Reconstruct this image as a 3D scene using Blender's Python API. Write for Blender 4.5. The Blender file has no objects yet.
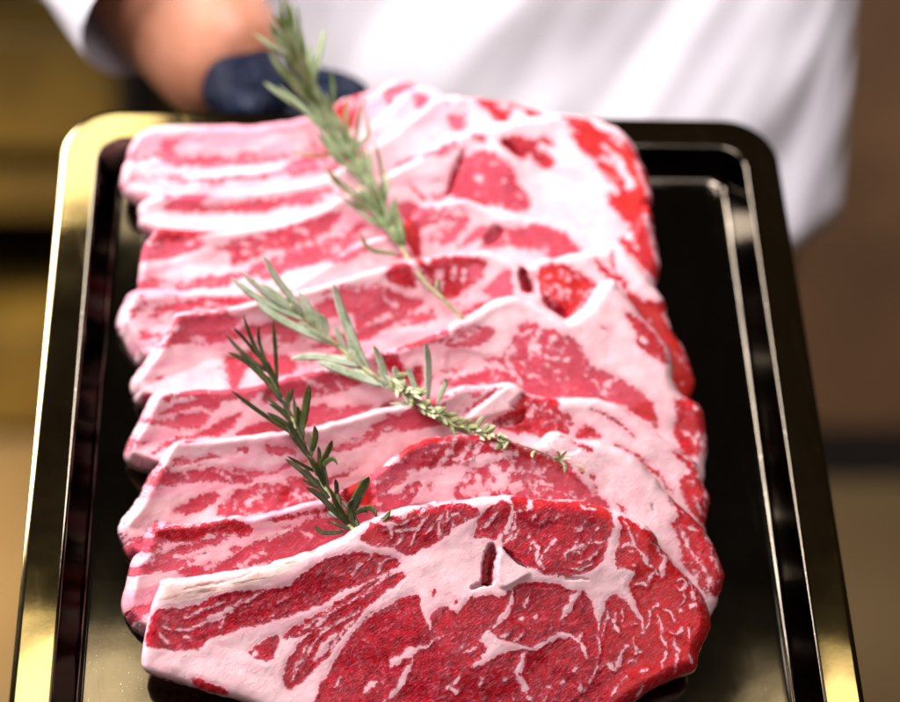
import bpy, math, random
import numpy as np
from mathutils import Matrix, Vector
rng = np.random.default_rng(7); random.seed(7)
S = bpy.context.scene
COL = S.collection
R = math.radians
# ------------------------------------------------------------------ camera
FPX = 1750.0                                   # focal length in pixels of a 900 px wide picture
V1 = np.array([-115., 2983., FPX]); V1 /= np.linalg.norm(V1)        # tray length axis, camera coords (x right, y up, z ahead)
V2 = np.array([23371., -125., FPX]); V2 -= V1*V2.dot(V1); V2 /= np.linalg.norm(V2)
V3 = np.cross(V2, V1)                          # tray normal
if V3[1] < 0: V3 = -V3
if V3[2] > 0: V3 = -V3
B = np.array([V2, V1, V3])                     # rows: tray axes in camera coords;  tray = B @ cam
DIST = 0.90
def dircam(px, py): return np.array([px-450., 351.-py, FPX])/FPX
CPOS = -(B @ (dircam(450, 400)*DIST))          # camera position in tray coords; tray origin is seen at (450,400)
TILT = 30.0                                    # the tray is held tilted towards the camera
T = Matrix.Rotation(R(TILT), 4, 'X')
T.translation = Vector((0, 0, 1.05))
TR = np.array(T)[:3, :3]; TT = np.array(T)[:3, 3]
def ray(px, py): return CPOS, B @ dircam(px, py)
def on_plane(px, py, n, c):                    # tray coords
    o, d = ray(px, py); n = np.array(n, float)
    t = (c - n.dot(o))/n.dot(d); return o + d*t
def W(p): return TR @ np.asarray(p) + TT       # tray -> world
def at_depth(px, py, d): return W(CPOS + (B @ dircam(px, py))*d)    # world point at a camera depth
cam = bpy.data.cameras.new('camera'); co = bpy.data.objects.new('camera', cam); COL.objects.link(co)
right = TR @ (B @ np.array([1., 0, 0])); up = TR @ (B @ np.array([0, 1., 0])); back = TR @ (B @ np.array([0, 0, -1.]))
m = Matrix(((right[0], up[0], back[0], 0), (right[1], up[1], back[1], 0), (right[2], up[2], back[2], 0), (0, 0, 0, 1)))
m.translation = Vector(W(CPOS)); co.matrix_world = m
cam.sensor_width = 36; cam.lens = 36*FPX/900; cam.clip_end = 100; cam.clip_start = 0.01
S.camera = co
# ------------------------------------------------------------------ light
S.view_settings.view_transform = 'Standard'; S.view_settings.look = 'None'
S.view_settings.exposure = 0.0; S.view_settings.gamma = 1
world = bpy.data.worlds.new('World'); S.world = world; world.use_nodes = True
bg = world.node_tree.nodes['Background']; bg.inputs[0].default_value = (0.30, 0.22, 0.16, 1); bg.inputs[1].default_value = 0.09
def lamp(name, pos, target, size, power, color, sy=None, spread=None):
    l = bpy.data.lights.new(name, 'AREA'); l.energy = power; l.color = color; l.size = size
    if spread: l.spread = R(spread)
    if sy: l.shape = 'RECTANGLE'; l.size_y = sy
    o = bpy.data.objects.new(name, l); COL.objects.link(o)
    o.location = Vector(pos); o.rotation_euler = (Vector(target)-Vector(pos)).to_track_quat('-Z', 'Y').to_euler(); return o
lamp('key_light', (-1.0, 0.34, 2.15), (-0.04, 0.05, 1.1), 0.80, 31, (1.0, 0.965, 0.975), spread=116)  # soft key area lamp from the upper left rear
lamp('fill_light', (0.35, -1.5, 2.3), (0, 0.1, 1.1), 0.9, 11, (1.0, 0.95, 0.97))
lamp('torso_light', (0.14, -0.22, 2.45), (0.10, 0.75, 1.3), 0.4, 8.6, (1.0, 0.96, 0.99), spread=62)
lamp('ceiling_lamp_light', (-0.44, -0.56, 2.6), (-0.44, -0.56, 0), 0.30, 3.2, (1.0, 0.86, 0.58), 0.42)
lamp('ceiling_lamp_light', (0.70, -0.62, 2.6), (0.70, -0.62, 0), 0.30, 2.4, (1.0, 0.86, 0.58), 0.42)
lamp('ceiling_lamp_light', (-0.40, 0.36, 2.6), (-0.40, 0.36, 0), 0.22, 1.3, (1.0, 0.88, 0.62), 0.26)
lamp('floor_fill_light', (-1.5, 1.0, 1.5), (-.78, 1.25, 0), 0.3, 16, (1.0, 0.82, 0.55), spread=60)  # lamp added out of view to brighten the left floor
# ------------------------------------------------------------------ helpers
def link(o): COL.objects.link(o); return o
def tag(o, label=None, cat=None, group=None, kind=None):
    if label: o['label'] = label
    if cat: o['category'] = cat
    if group: o['group'] = group
    if kind: o['kind'] = kind
    return o
def empty(name, loc): 
    o = bpy.data.objects.new(name, None); link(o); o.empty_display_size = .02; o.location = Vector(loc); bpy.context.view_layer.update(); return o
def mesh_obj(name, verts, faces, mat, parent=None, smooth=True, mw=None):
    me = bpy.data.meshes.new(name); me.from_pydata([tuple(v) for v in verts], [], [tuple(f) for f in faces]); me.update()
    me.materials.append(mat)
    if smooth: me.polygons.foreach_set('use_smooth', [True]*len(me.polygons))
    o = bpy.data.objects.new(name, me); link(o)
    if parent is not None:
        o.parent = parent
        o.matrix_parent_inverse = Matrix.Identity(4)
    if mw is not None: o.matrix_world = mw
    return o
class NT:
    def __init__(s, name):
        s.m = bpy.data.materials.new(name); s.m.use_nodes = True; s.t = s.m.node_tree; s.n = s.t.nodes; s.b = s.n['Principled BSDF']
        s.tc = s.n.new('ShaderNodeTexCoord')
    def set(s, **k):
        for a, v in k.items():
            i = s.b.inputs[a.replace('_', ' ')]
            if hasattr(v, 'is_output') or isinstance(v, bpy.types.NodeSocket): s.t.links.new(v, i)
            else: i.default_value = (*v, 1) if isinstance(v, tuple) and len(v) == 3 and i.type == 'RGBA' else v
        return s
    def put(s, i, v):
        if isinstance(v, bpy.types.NodeSocket): s.t.links.new(v, i)
        elif isinstance(v, tuple) and i.type == 'RGBA': i.default_value = (*v[:3], 1)
        else: i.default_value = v
    def noise(s, scale, detail=4, rough=.55, vec=None, dist=0.0):
        n = s.n.new('ShaderNodeTexNoise'); n.inputs['Scale'].default_value = scale; n.inputs['Detail'].default_value = detail
        n.inputs['Roughness'].default_value = rough; n.inputs['Distortion'].default_value = dist
        s.t.links.new(vec or s.tc.outputs['Object'], n.inputs['Vector']); return n.outputs['Fac']
    def vor(s, scale, feature='F1', vec=None, rnd=1.0):
        n = s.n.new('ShaderNodeTexVoronoi'); n.feature = feature; n.inputs['Scale'].default_value = scale; n.inputs['Randomness'].default_value = rnd
        s.t.links.new(vec or s.tc.outputs['Object'], n.inputs['Vector']); return n.outputs['Distance']
    def map(s, rot, scale, vec=None):
        m = s.n.new('ShaderNodeMapping'); m.inputs['Rotation'].default_value = tuple(-a for a in rot)
        s.t.links.new(vec or s.tc.outputs['Object'], m.inputs['Vector'])
        n = s.n.new('ShaderNodeMapping'); n.inputs['Scale'].default_value = scale
        s.t.links.new(m.outputs['Vector'], n.inputs['Vector']); return n.outputs['Vector']
    def math(s, op, a, b=0.0, c=0.0, clamp=False):
        n = s.n.new('ShaderNodeMath'); n.operation = op; n.use_clamp = clamp
        for i, v in enumerate((a, b, c)): s.put(n.inputs[i], v)
        return n.outputs[0]
    def rng(s, v, a, b, c=0.0, d=1.0):
        n = s.n.new('ShaderNodeMapRange'); n.interpolation_type = 'SMOOTHSTEP'
        for i, x in zip(('Value', 'From Min', 'From Max', 'To Min', 'To Max'), (v, a, b, c, d)): s.put(n.inputs[i], x)
        return n.outputs[0]
    def mix(s, f, a, b):
        n = s.n.new('ShaderNodeMix'); n.data_type = 'RGBA'
        s.put(n.inputs[0], f); s.put(n.inputs[6], a); s.put(n.inputs[7], b); return n.outputs[2]
    def attr(s, name):
        n = s.n.new('ShaderNodeAttribute'); n.attribute_name = name; return n
    def bump(s, h, strength=.5, dist=.001, nrm=None):
        n = s.n.new('ShaderNodeBump'); n.inputs['Strength'].default_value = strength; n.inputs['Distance'].default_value = dist
        s.t.links.new(h, n.inputs['Height'])
        if nrm is not None: s.t.links.new(nrm, n.inputs['Normal'])
        return n.outputs[0]
# ---- value noise in numpy
_tab = rng.random((256, 256))
def vnoise(x, y):
    xi = np.floor(x).astype(int); yi = np.floor(y).astype(int); fx = x-xi; fy = y-yi
    fx = fx*fx*(3-2*fx); fy = fy*fy*(3-2*fy)
    g = lambda a, b: _tab[a & 255, b & 255]
    return (g(xi, yi)*(1-fx)+g(xi+1, yi)*fx)*(1-fy) + (g(xi, yi+1)*(1-fx)+g(xi+1, yi+1)*fx)*fy
def fbm(x, y, o=3):
    s = 0; a = .5
    for k in range(o): s = s + a*(vnoise(x*2**k+17.3*k, y*2**k+5.1*k)-.5)*2; a *= .5
    return s
def smooth_poly(p, closed=True, n=4):
    p = np.asarray(p, float); N = len(p); out = []
    for i in range(N if closed else N-1):
        a, b, c, d = (p[(i-1) % N], p[i], p[(i+1) % N], p[(i+2) % N]) if closed else (p[max(i-1, 0)], p[i], p[i+1], p[min(i+2, N-1)])
        for k in range(n):
            t = k/n
            out.append(.5*((2*b)+(-a+c)*t+(2*a-5*b+4*c-d)*t*t+(-a+3*b-3*c+d)*t**3))
    if not closed: out.append(p[-1])
    return np.array(out)
def seg_dist(X, Y, p, closed, width=None):
    """distance to a polyline, and for closed ones the sign (inside +); returns value and nearest point"""
    best = np.full(X.shape, 1e9); nx = np.zeros_like(X); ny = np.zeros_like(X); ins = np.zeros(X.shape, bool)
    N = len(p)
    for i in range(N if closed else N-1):
        a = p[i]; b = p[(i+1) % N]; dx, dy = b-a; L = dx*dx+dy*dy+1e-12
        t = np.clip(((X-a[0])*dx+(Y-a[1])*dy)/L, 0, 1)
        qx = a[0]+t*dx; qy = a[1]+t*dy; d = np.hypot(X-qx, Y-qy)
        if width is not None: d = d - (width[i]+(width[i+1]-width[i])*t)
        m_ = d < best; best = np.where(m_, d, best); nx = np.where(m_, qx, nx); ny = np.where(m_, qy, ny)
        if closed and a[1] != b[1]:
            ins ^= ((a[1] > Y) != (b[1] > Y)) & (X < (b[0]-a[0])*(Y-a[1])/(b[1]-a[1])+a[0])
    if closed: best = np.where(ins, best, -best)
    return best, nx, ny
def shape_val(X, Y, p, closed=True, w=None, pad=12):
    """inside-positive value, culled to the bounding box"""
    p = smooth_poly(p, closed, 4 if closed else 5)
    out = np.full(X.shape, -float(pad))
    x0, y0 = p.min(0)-pad; x1, y1 = p.max(0)+pad
    k = np.nonzero((X > x0) & (X < x1) & (Y > y0) & (Y < y1))[0]
    if len(k) == 0: return out
    if closed: v, _, _ = seg_dist(X[k], Y[k], p, True)
    else:
        t = np.linspace(0, 1, len(p)); prof = (w/2)*(0.02+0.98*np.sin(np.pi*np.clip(t*.94+.03, 0, 1))**.8)*(1+.35*np.sin(t*19+p[0, 0]))
        v, _, _ = seg_dist(X[k], Y[k], p, False, prof); v = -v
    out[k] = np.clip(v, -pad, pad); return out
# crop windows used while tracing the marbling: origin and scale
CR = {'a': (140, 560, 4.942), 'b': (240, 530, 4.08), 'c': (360, 480, 5.85), 'd': (470, 480, 5.85), 'e': (360, 580, 5.757),
      'f': (490, 580, 5.757), 'g': (600, 500, 3.508), 'h': (380, 420, 5.0), 'i': (110, 480, 4.5), 'j': (290, 430, 4.5),
      'k': (540, 430, 4.5), 'l': (110, 360, 4.5), 'm': (290, 330, 4.5), 'n': (450, 330, 4.5), 'o': (110, 230, 4.5),
      'p': (290, 200, 4.5), 'q': (470, 200, 4.5), 'r': (540, 300, 4.5), 's': (110, 100, 4.5), 't': (290, 70, 4.5),
      'u': (470, 70, 4.5), 'v': (400, 250, 2.647), 'x': (210, 0, 3.51), 'y': (220, 250, 4.5), 'z': (220, 380, 4.388), '.': (0, 0, 1.)}
def P(s):
    out = []; c = CR['.']
    for w in s.replace('(', ' ').replace(')', ' ').split():
        if w in CR: c = CR[w]; continue
        x, y = w.split(','); out.append((c[0]+float(x)/c[2], c[1]+float(y)/c[2]))
    return out
# ------------------------------------------------------------------ materials
def meat_material(name):
    N = NT(name)
    lean = N.attr('lean').outputs['Fac']; tint = N.attr('tint')
    sep = N.n.new('ShaderNodeSeparateColor'); N.t.links.new(tint.outputs['Color'], sep.inputs[0])
    orange, pale, bone = sep.outputs
    n1 = N.noise(320, 5, .6); n2 = N.noise(1100, 3, .6)
    d = N.math('ADD', lean, N.math('MULTIPLY', N.math('SUBTRACT', n1, .5), 8.0))
    d = N.math('ADD', d, N.math('MULTIPLY', N.math('SUBTRACT', n2, .5), 3.6))
    mask = N.rng(d, -.75, .75)
    edge = N.rng(N.math('ABSOLUTE', N.math('ADD', d, .6)), 0, 3.2, 1, 0)
    # fine marbling inside the lean
    fib = N.map((0, 0, R(38)), (.75, 2.4, 1)); fib2 = N.map((0, 0, R(75)), (.8, 2.2, 1))
    m1 = N.rng(N.noise(430, 6, .72, fib, .6), .53, .62)
    m2 = N.rng(N.noise(1000, 4, .7, fib2, .3), .55, .66)
    big = N.rng(N.noise(60, 3, .5), .35, .65)
    vein = N.rng(N.vor(75, 'DISTANCE_TO_EDGE', N.map((0, 0, R(40)), (1, 1.9, 1))), .0, .055, 1, 0)
    vn = N.math('MULTIPLY', vein, N.rng(N.noise(130, 4), .50, .62))
    marb = N.math('MAXIMUM', N.math('MULTIPLY', m1, .75), N.math('MULTIPLY', m2, .30))
    marb = N.math('MULTIPLY', marb, N.math('ADD', N.math('MULTIPLY', big, .7), .3))
    marb = N.math('MAXIMUM', marb, N.math('MULTIPLY', vn, .25), clamp=True)
    tone = N.math('ADD', N.math('MULTIPLY', N.noise(160, 6, .75, N.map((0, 0, R(34)), (1, 1.8, 1))), .6), N.math('MULTIPLY', N.noise(900, 3, .7), .4))
    red = N.mix(N.rng(tone, .38, .62), (.16, .000, .006), (.54, .001, .014))
    red = N.mix(orange, red, (.60, .022, .010))
    red = N.mix(pale, red, (.64, .085, .135))
    red = N.mix(N.math('MULTIPLY', marb, N.math('SUBTRACT', 1.0, N.math('MULTIPLY', orange, .95))), red, (.76, .20, .30))
    red = N.mix(N.math('MULTIPLY', edge, .35), red, (.72, .14, .20))
    fat = N.mix(N.rng(N.noise(70, 4, .6), .35, .7), (.80, .52, .56), (.77, .43, .48))
    fat = N.mix(N.rng(N.noise(300, 4, .65, fib), .55, .75), fat, (.83, .57, .61))
    thin = N.rng(N.vor(48, 'DISTANCE_TO_EDGE', N.map((0, 0, R(15)), (1, 2.6, 1))), .0, .022, 1, 0)
    thin = N.math('MULTIPLY', thin, N.rng(N.noise(110, 3), .52, .62))
    fat = N.mix(N.math('MULTIPLY', thin, .35), fat, (.72, .20, .22))
    sm = N.math('MULTIPLY', N.rng(N.noise(95, 6, .72, N.map((0, 0, R(14)), (.5, 2.2, 1)), .4), .56, .72), .42)
    fat = N.mix(sm, fat, (.76, .25, .33))
    bonec = N.mix(N.rng(N.noise(240, 5, .7, N.map((0, 0, R(14)), (.35, 3, 1))), .4, .65), (.86, .62, .58), (.80, .42, .40))
    bonec = N.mix(N.rng(N.noise(260, 3, .6, N.map((0, 0, R(12)), (.18, 2.2, 1))), .56, .62), bonec, (.40, .22, .17))
    fat = N.mix(N.math('MULTIPLY', tint.outputs['Alpha'], .8), fat, (.74, .27, .37))
    halo = N.math('MULTIPLY', N.rng(N.math('ADD', lean, N.math('MULTIPLY', N.math('SUBTRACT', N.noise(150, 4, .65, fib), .5), 9.0)), -5.0, 1.0), .42)
    fat = N.mix(halo, fat, (.76, .22, .30))
    fat = N.mix(bone, fat, bonec)
    col = N.mix(mask, fat, red)
    h = N.math('ADD', N.math('MULTIPLY', N.noise(520, 4, .65, fib), .9), N.math('MULTIPLY', N.noise(1500, 2, .6), .55))
    h = N.math('ADD', N.math('MULTIPLY', h, N.math('ADD', N.math('MULTIPLY', mask, .94), .06)), N.math('MULTIPLY', N.noise(90, 3), .07))
    h = N.math('SUBTRACT', h, N.math('MULTIPLY', mask, .12))
    h = N.math('ADD', h, N.math('MULTIPLY', marb, .35))
    N.set(Base_Color=col, Roughness=N.math('SUBTRACT', .38, N.math('MULTIPLY', mask, .14)), Normal=N.bump(h, .8, .0009))
    N.set(Subsurface_Weight=.10, Subsurface_Scale=.003, Specular_IOR_Level=N.math('SUBTRACT', .34, N.math('MULTIPLY', mask, .24)), Coat_Weight=N.math('MULTIPLY', mask, .10), Coat_Roughness=.05)
    N.b.inputs['Subsurface Radius'].default_value = (1.0, .35, .3)
    return N.m
MEAT = meat_material('marbled_beef')
def enamel(name, base, rough, scratch=.04):
    N = NT(name)
    sc = N.rng(N.noise(60, 6, .7, N.map((0, 0, R(8)), (1, .12, 1))), .55, .75)
    spots = N.rng(N.noise(900, 2), .68, .74)
    r_ = N.math('ADD', rough, N.math('ADD', N.math('MULTIPLY', N.noise(25, 5, .7), scratch), N.math('MULTIPLY', sc, scratch)))
    N.set(Base_Color=N.mix(N.math('MULTIPLY', spots, .3), base, (.5, .46, .38)), Metallic=1.0, Roughness=r_,
          Normal=N.bump(N.math('ADD', N.noise(14, 2), N.math('MULTIPLY', N.noise(300, 3), .01)), .12, .004))
    return N.m
RIM = enamel('polished_dark_rim', (.28, .22, .11), .035, .09)
BASIN = enamel('glossy_black_enamel', (.085, .072, .055), .04, .09)
def leafmat(name, a, b, c):
    N = NT(name)
    v = N.noise(90, 3); st = N.noise(420, 3)
    col = N.mix(N.rng(v, .35, .65), a, b); col = N.mix(N.rng(st, .58, .75), col, c)
    N.set(Base_Color=col, Roughness=.42, Specular_IOR_Level=.4, Normal=N.bump(st, .3, .0004), Subsurface_Weight=.05, Subsurface_Scale=.001)
    return N.m
LEAF_DARK = leafmat('dark_needle_leaf', (.022, .030, .006), (.060, .070, .014), (.13, .12, .03))
LEAF_SILVER = leafmat('silvery_needle_leaf', (.30, .36, .22), (.48, .52, .40), (.16, .22, .06))
LEAF_MID = leafmat('green_needle_leaf', (.09, .13, .03), (.25, .30, .15), (.05, .075, .015))
LEAF_THYME = leafmat('small_pale_leaf', (.22, .25, .09), (.42, .42, .24), (.08, .11, .03))
def stemmat(name, a, b):
    N = NT(name); N.set(Base_Color=N.mix(N.rng(N.noise(240, 4), .35, .65), a, b), Roughness=.6, Normal=N.bump(N.noise(600, 3), .5, .0006)); return N.m
STEM = stemmat('woody_green_stem', (.38, .36, .18), (.20, .17, .07))
STEM_DARK = stemmat('brown_green_stem', (.12, .10, .04), (.06, .05, .02))
# ------------------------------------------------------------------ the tray
x0 = on_plane(65, 130, (0, 0, 1), 0)[0]; x1 = on_plane(773, 150, (0, 0, 1), 0)[0]
yf = on_plane(420, 116, (0, 0, 1), 0)[1]; yn = on_plane(450, 790, (0, 0, 1), 0)[1]
x0 = .5*(x0+on_plane(9, 700, (0, 0, 1), 0)[0]); x1 = .5*(x1+on_plane(868, 700, (0, 0, 1), 0)[0])
FLOOR = -.020
def rounded_rect(d, r, n=14):
    a0, a1, b0, b1 = x0+d, x1-d, yn+d, yf-d; r = max(r-d*.75, .006); out = []
    for cx, cy, s in ((a1-r, b1-r, 0), (a0+r, b1-r, 90), (a0+r, b0+r, 180), (a1-r, b0+r, 270)):
        for k in range(n+1):
            t = R(s+90*k/n); out.append((cx+r*math.cos(t), cy+r*math.sin(t)))
    return out
def sweep(prof, close_last=False):
    V = []; F = []; n = None
    for d, z in prof:
        ring = rounded_rect(d, .030); n = len(ring); V += [(x, y, z) for x, y in ring]
    for k in range(len(prof)-1):
        for i in range(n):
            j = (i+1) % n; F.append((k*n+i, k*n+j, (k+1)*n+j, (k+1)*n+i))
    if close_last: F.append(tuple((len(prof)-1)*n+i for i in range(n)))
    return V, F
tray = empty('serving_tray', W((0, 0, FLOOR)))
tag(tray, 'glossy black rectangular tray with golden gleaming rim under all the steaks', 'tray')
V, F = sweep([(.0002, .0006), (.0010, .0009), (.003, .0010), (.010, .0009), (.0180, .0007)])
mesh_obj('rim', V, F, RIM, tray, mw=T)
V, F = sweep([(.006, -.0050), (.0006, -.0050), (.0, -.0044), (.0, .0003), (.0002, .0006)])
mesh_obj('outer_wall', V, F, BASIN, tray, mw=T)
V, F = sweep([(.0180, .0007), (.0188, .0010), (.0195, .0006), (.0199, -.0003), (.0202, -.0014), (.0262, -.0165), (.0268, -.0180), (.0278, -.0193), (.0290, -.0199), (.0310, -.0200), (.034, -.0200), (.050, -.0201)], True)
mesh_obj('basin', V, F, BASIN, tray, mw=T)
# ------------------------------------------------------------------ the steaks
TH = R(20); NRM = np.array([0, -math.sin(TH), math.cos(TH)]); UP = np.array([0, math.cos(TH), math.sin(TH)])
p0 = on_plane(250, 704, (0, 0, 1), -.002); C0 = NRM.dot(p0)
SPACING = .0142
OFFS = [0, 1, 1.95, 2.9, 3.85, 4.8, 5.6, 6.3, 6.9, 7.4]
def cplane(k): return C0 - SPACING*np.interp(k, range(10), OFFS)
def unproj_many(X, Y, c):
    D = np.stack([(X-450)/FPX, (351-Y)/FPX, np.ones_like(X)], -1) @ B.T
    t = (c - NRM.dot(CPOS))/(D @ NRM); return CPOS + D*t[:, None]
def steak(idx, label, outline, ops, h, thick=.018, rl=.0035, rr=.008, bone=None, seed=0, swell=()):
    ol = smooth_poly(P(outline), True, 6)
    # tiny unevenness along the outline
    k_ = np.arange(len(ol)); nr = np.roll(ol, -1, 0)-np.roll(ol, 1, 0); nr = np.stack([nr[:, 1], -nr[:, 0]], -1)/(np.linalg.norm(nr, axis=1)[:, None]+1e-9)
    ol = ol + nr*(fbm(ol[:, 0]*.09+seed*9, ol[:, 1]*.09, 3)*2.2*np.clip((ol[:, 0]-150)/120, .25, 1))[:, None]
    bx0, by0 = ol.min(0)-h; bx1, by1 = ol.max(0)+h
    gx = np.arange(bx0, bx1+h, h); gy = np.arange(by0, by1+h, h); nx_, ny_ = len(gx), len(gy)
    X, Y = [a.ravel() for a in np.meshgrid(gx, gy)]
    phi, qx, qy = seg_dist(X, Y, ol, True)
    ok = phi > -.7*h
    snap = ok & (phi < .5*h)
    X = np.where(snap, qx, X); Y = np.where(snap, qy, Y); phi = np.where(snap, 0, phi)
    idg = np.arange(nx_*ny_).reshape(ny_, nx_)
    q = np.stack([idg[:-1, :-1], idg[1:, :-1], idg[1:, 1:], idg[:-1, 1:]], -1).reshape(-1, 4)
    q = q[ok[q].all(1)]
    used = np.zeros(nx_*ny_, bool); used[q.ravel()] = True
    remap = np.cumsum(used)-1; q = remap[q]; X, Y, phi = X[used], Y[used], phi[used]
    n = len(X)
    # boundary edges
    e = np.concatenate([q[:, [0, 1]], q[:, [1, 2]], q[:, [2, 3]], q[:, [3, 0]]]); key = e[:, 0]*n+e[:, 1]; rev = e[:, 1]*n+e[:, 0]
    be = e[~np.isin(key, rev)]
    # painted marks
    wx = fbm(X*.11+seed, Y*.11, 3)*2.6; wy = fbm(X*.11+50+seed, Y*.11+9, 3)*2.6
    PX, PY = X+wx, Y+wy
    L = np.full(n, -12.); orange = np.zeros(n); pale = np.zeros(n); bn = np.zeros(n); dep = np.zeros(n)
    for op in ops:
        k = op[0]
        if k == 'M':
            v = shape_val(PX, PY, P(op[2])); L = np.maximum(L, v); s = np.clip(v/3+.5, 0, 1); so = np.clip(v/9+.25+.25*fbm(X*.2, Y*.2, 2), 0, 1)*s
            orange = orange*(1-s)+(so if 'o' in op[1] else s*.28 if 'q' in op[1] else 0); pale = pale*(1-s)+s*(1. if 'p' in op[1] else .5 if 'h' in op[1] else 0)
        elif k == 'F':
            L = np.minimum(L, -shape_val(PX, PY, P(op[1])))
            if len(op) > 2: dep -= op[2]*np.clip(shape_val(X, Y, P(op[1]))/4+.2, 0, 1)
        elif k == 'f': L = np.minimum(L, -shape_val(PX, PY, P(op[2]), False, op[1]))
        elif k == 'm': L = np.maximum(L, shape_val(PX, PY, P(op[2]), False, op[1]))
        elif k == 'B': bn = np.maximum(bn, np.clip(shape_val(PX, PY, P(op[1]))/4+.5, 0, 1))
        elif k == 'D': dep += op[1]*np.clip(shape_val(PX, PY, P(op[2]))/2.2+.4, 0, 1)
        elif k == 'd': dep += op[1]*np.clip(shape_val(PX, PY, P(op[3]), False, op[2])/1.0+.5, 0, 1)
        elif k == 'V':      # scatter small veins: count, polygon
            p = np.array(P(op[2])); a, b = p.min(0), p.max(0); rr_ = np.random.default_rng(seed*31+len(p))
            for _ in range(op[1]):
                c = a+(b-a)*rr_.random(2)
                ang = rr_.normal(op[3] if len(op) > 3 else -.6, .6); ln = rr_.uniform(3, 17); pts = [c]
                for _k in range(3):
                    ang += rr_.normal(0, .55); c = c+np.array([math.cos(ang), math.sin(ang)])*ln/3; pts.append(c)
                s_ = ' '.join('%.1f,%.1f' % tuple(t) for t in pts)
                L = np.minimum(L, -shape_val(PX, PY, P('. '+s_), False, rr_.uniform(.7, 2.0)))
    if idx > 0:
        st = fbm(X*.013+seed*4.1, (Y+.24*X)*.075+seed*3.3, 4)-.10+.34*fbm(X*.09+seed, (Y+.3*X)*.16, 3)
        st = st-(.13 if idx >= 6 else .085 if idx >= 3 else .05)
        prot = np.clip((470-X)/50, -1, 1)
        v2 = np.where(bn > .3, -9, (np.where(prot > 0, st*prot, -1)-.10)*24)
        new = v2 > L; k2 = np.clip((v2-L)/2, 0, 1)
        pale = pale*(1-k2)+k2*.8; orange = orange*(1-k2); L = np.maximum(L, np.clip(v2, -12, 6))
        L = L+.35
    # colour shifts to orange red toward the outer right edge
    side = np.clip((X-590)/60, 0, 1); er = np.exp(-phi/5.)*side*.9
    er = np.maximum(er*.8, .34*np.clip((X-600)/30, 0, 1))
    orange = np.clip(np.maximum(orange*(.62+.5*fbm(X*.12+9, Y*.12, 3)), er), 0, 1)
    # geometry
    pts = unproj_many(X, Y, cplane(idx)); pxm = FPX/np.mean((pts-CPOS) @ (B.T @ np.array([0, 0, 1.])))
    s = phi/pxm; tx = np.clip((X-200)/400, 0, 1); r_ = rl+(rr-rl)*tx*tx
    topness = 0
    drop = np.where(s < r_, r_-np.sqrt(np.maximum(r_**2-(r_-s)**2, 0)), 0)
    w = -drop + .0016*fbm(X*.022+seed*3, Y*.03, 2) + .0002*fbm(X*.12, Y*.12+seed, 2)*np.clip(s/.003, 0, 1)
    leanness = np.clip(L/4, -1, 1)
    w += -.0002*leanness*np.clip(s/.002, 0, 1)
    if idx == 0: w += .0012*(np.exp(-((phi-11)/13)**2)-.8*np.clip((phi-22)/26, 0, 1)**1.5*np.clip((600-X)/170, .15, 1))
    else: w += -(.0066 if idx < 6 else .0045)*np.clip((phi-4)/58, 0, 1)*np.clip((640-X)/200, .25, 1)+.0005*np.exp(-((phi-6)/6)**2)*np.clip((phi-.5)/3, 0, 1)
    w -= dep*.001
    for sx, sy, rad, amp in swell: w += amp*np.exp(-((X-sx)**2+(Y-sy)**2)/rad**2)
    org = unproj_many(np.array([430.]), np.array([np.mean(Y)]), cplane(idx))[0]
    ex = np.array([1., 0, 0]); rel = pts-org
    U = rel @ ex; Vv = rel @ UP
    top = np.stack([U, Vv, w], -1)
    rb = np.full(n, .004)
    dropb = np.where(s < rb, rb-np.sqrt(np.maximum(rb**2-(rb-s)**2, 0)), 0)
    bot = np.stack([U, Vv, -thick+dropb], -1)
    # middle ring of the cut side
    bv = np.unique(be.ravel()); gcen = np.array([U.mean(), Vv.mean()])
    mid = top[bv].copy(); mid[:, 2] = (top[bv, 2]+bot[bv, 2])/2
    # outward direction from the outline
    acc = np.zeros((n, 2)); d = top[be[:, 1], :2]-top[be[:, 0], :2]; nn = np.stack([d[:, 1], -d[:, 0]], -1)
    np.add.at(acc, be[:, 0], nn); np.add.at(acc, be[:, 1], nn); acc /= (np.linalg.norm(acc, axis=1)[:, None]+1e-12)
    test = (acc[bv]*(top[bv, :2]-gcen)).sum(); sg = 1 if test > 0 else -1
    mid[:, :2] += sg*acc[bv]*(.0007+.0007*fbm(X[bv]*.08, Y[bv]*.08+3, 2))[:, None]
    if 1 <= idx <= 5:      # the sawn bone ends flare out below the cut face
        wl = np.clip((178-X[bv])/22, 0, 1)
        mid[:, :2] += sg*acc[bv]*(.0022*wl)[:, None]; bot[bv, :2] += sg*acc[bv]*(.0050*wl)[:, None]; bot[bv, 2] -= .002*wl
    allv = np.concatenate([top, bot, mid]); mi = np.full(n, -1); mi[bv] = np.arange(len(bv))+2*n
    f_top = q[:, ::-1] if sg > 0 else q
    # orientation test: top faces must look along +w
    a_, b_, c_ = top[q[0, 0]], top[q[0, 1]], top[q[0, 2]]
    up_ok = np.cross(b_-a_, c_-a_)[2] > 0
    f_top = q if up_ok else q[:, ::-1]; f_bot = (q[:, ::-1] if up_ok else q)+n
    e0, e1 = (be[:, 0], be[:, 1]) if up_ok else (be[:, 1], be[:, 0])
    f_s1 = np.stack([e1, e0, mi[e0], mi[e1]], -1); f_s2 = np.stack([mi[e1], mi[e0], e0+n, e1+n], -1)
    faces = np.concatenate([f_top, f_bot, f_s1, f_s2])
    def av(a, bottom=None): return np.concatenate([a, a if bottom is None else bottom, a[bv]])
    lean_a = av(L*(1 if idx == 0 else .6)); tint = np.zeros((len(allv), 4), np.float32)
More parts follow.
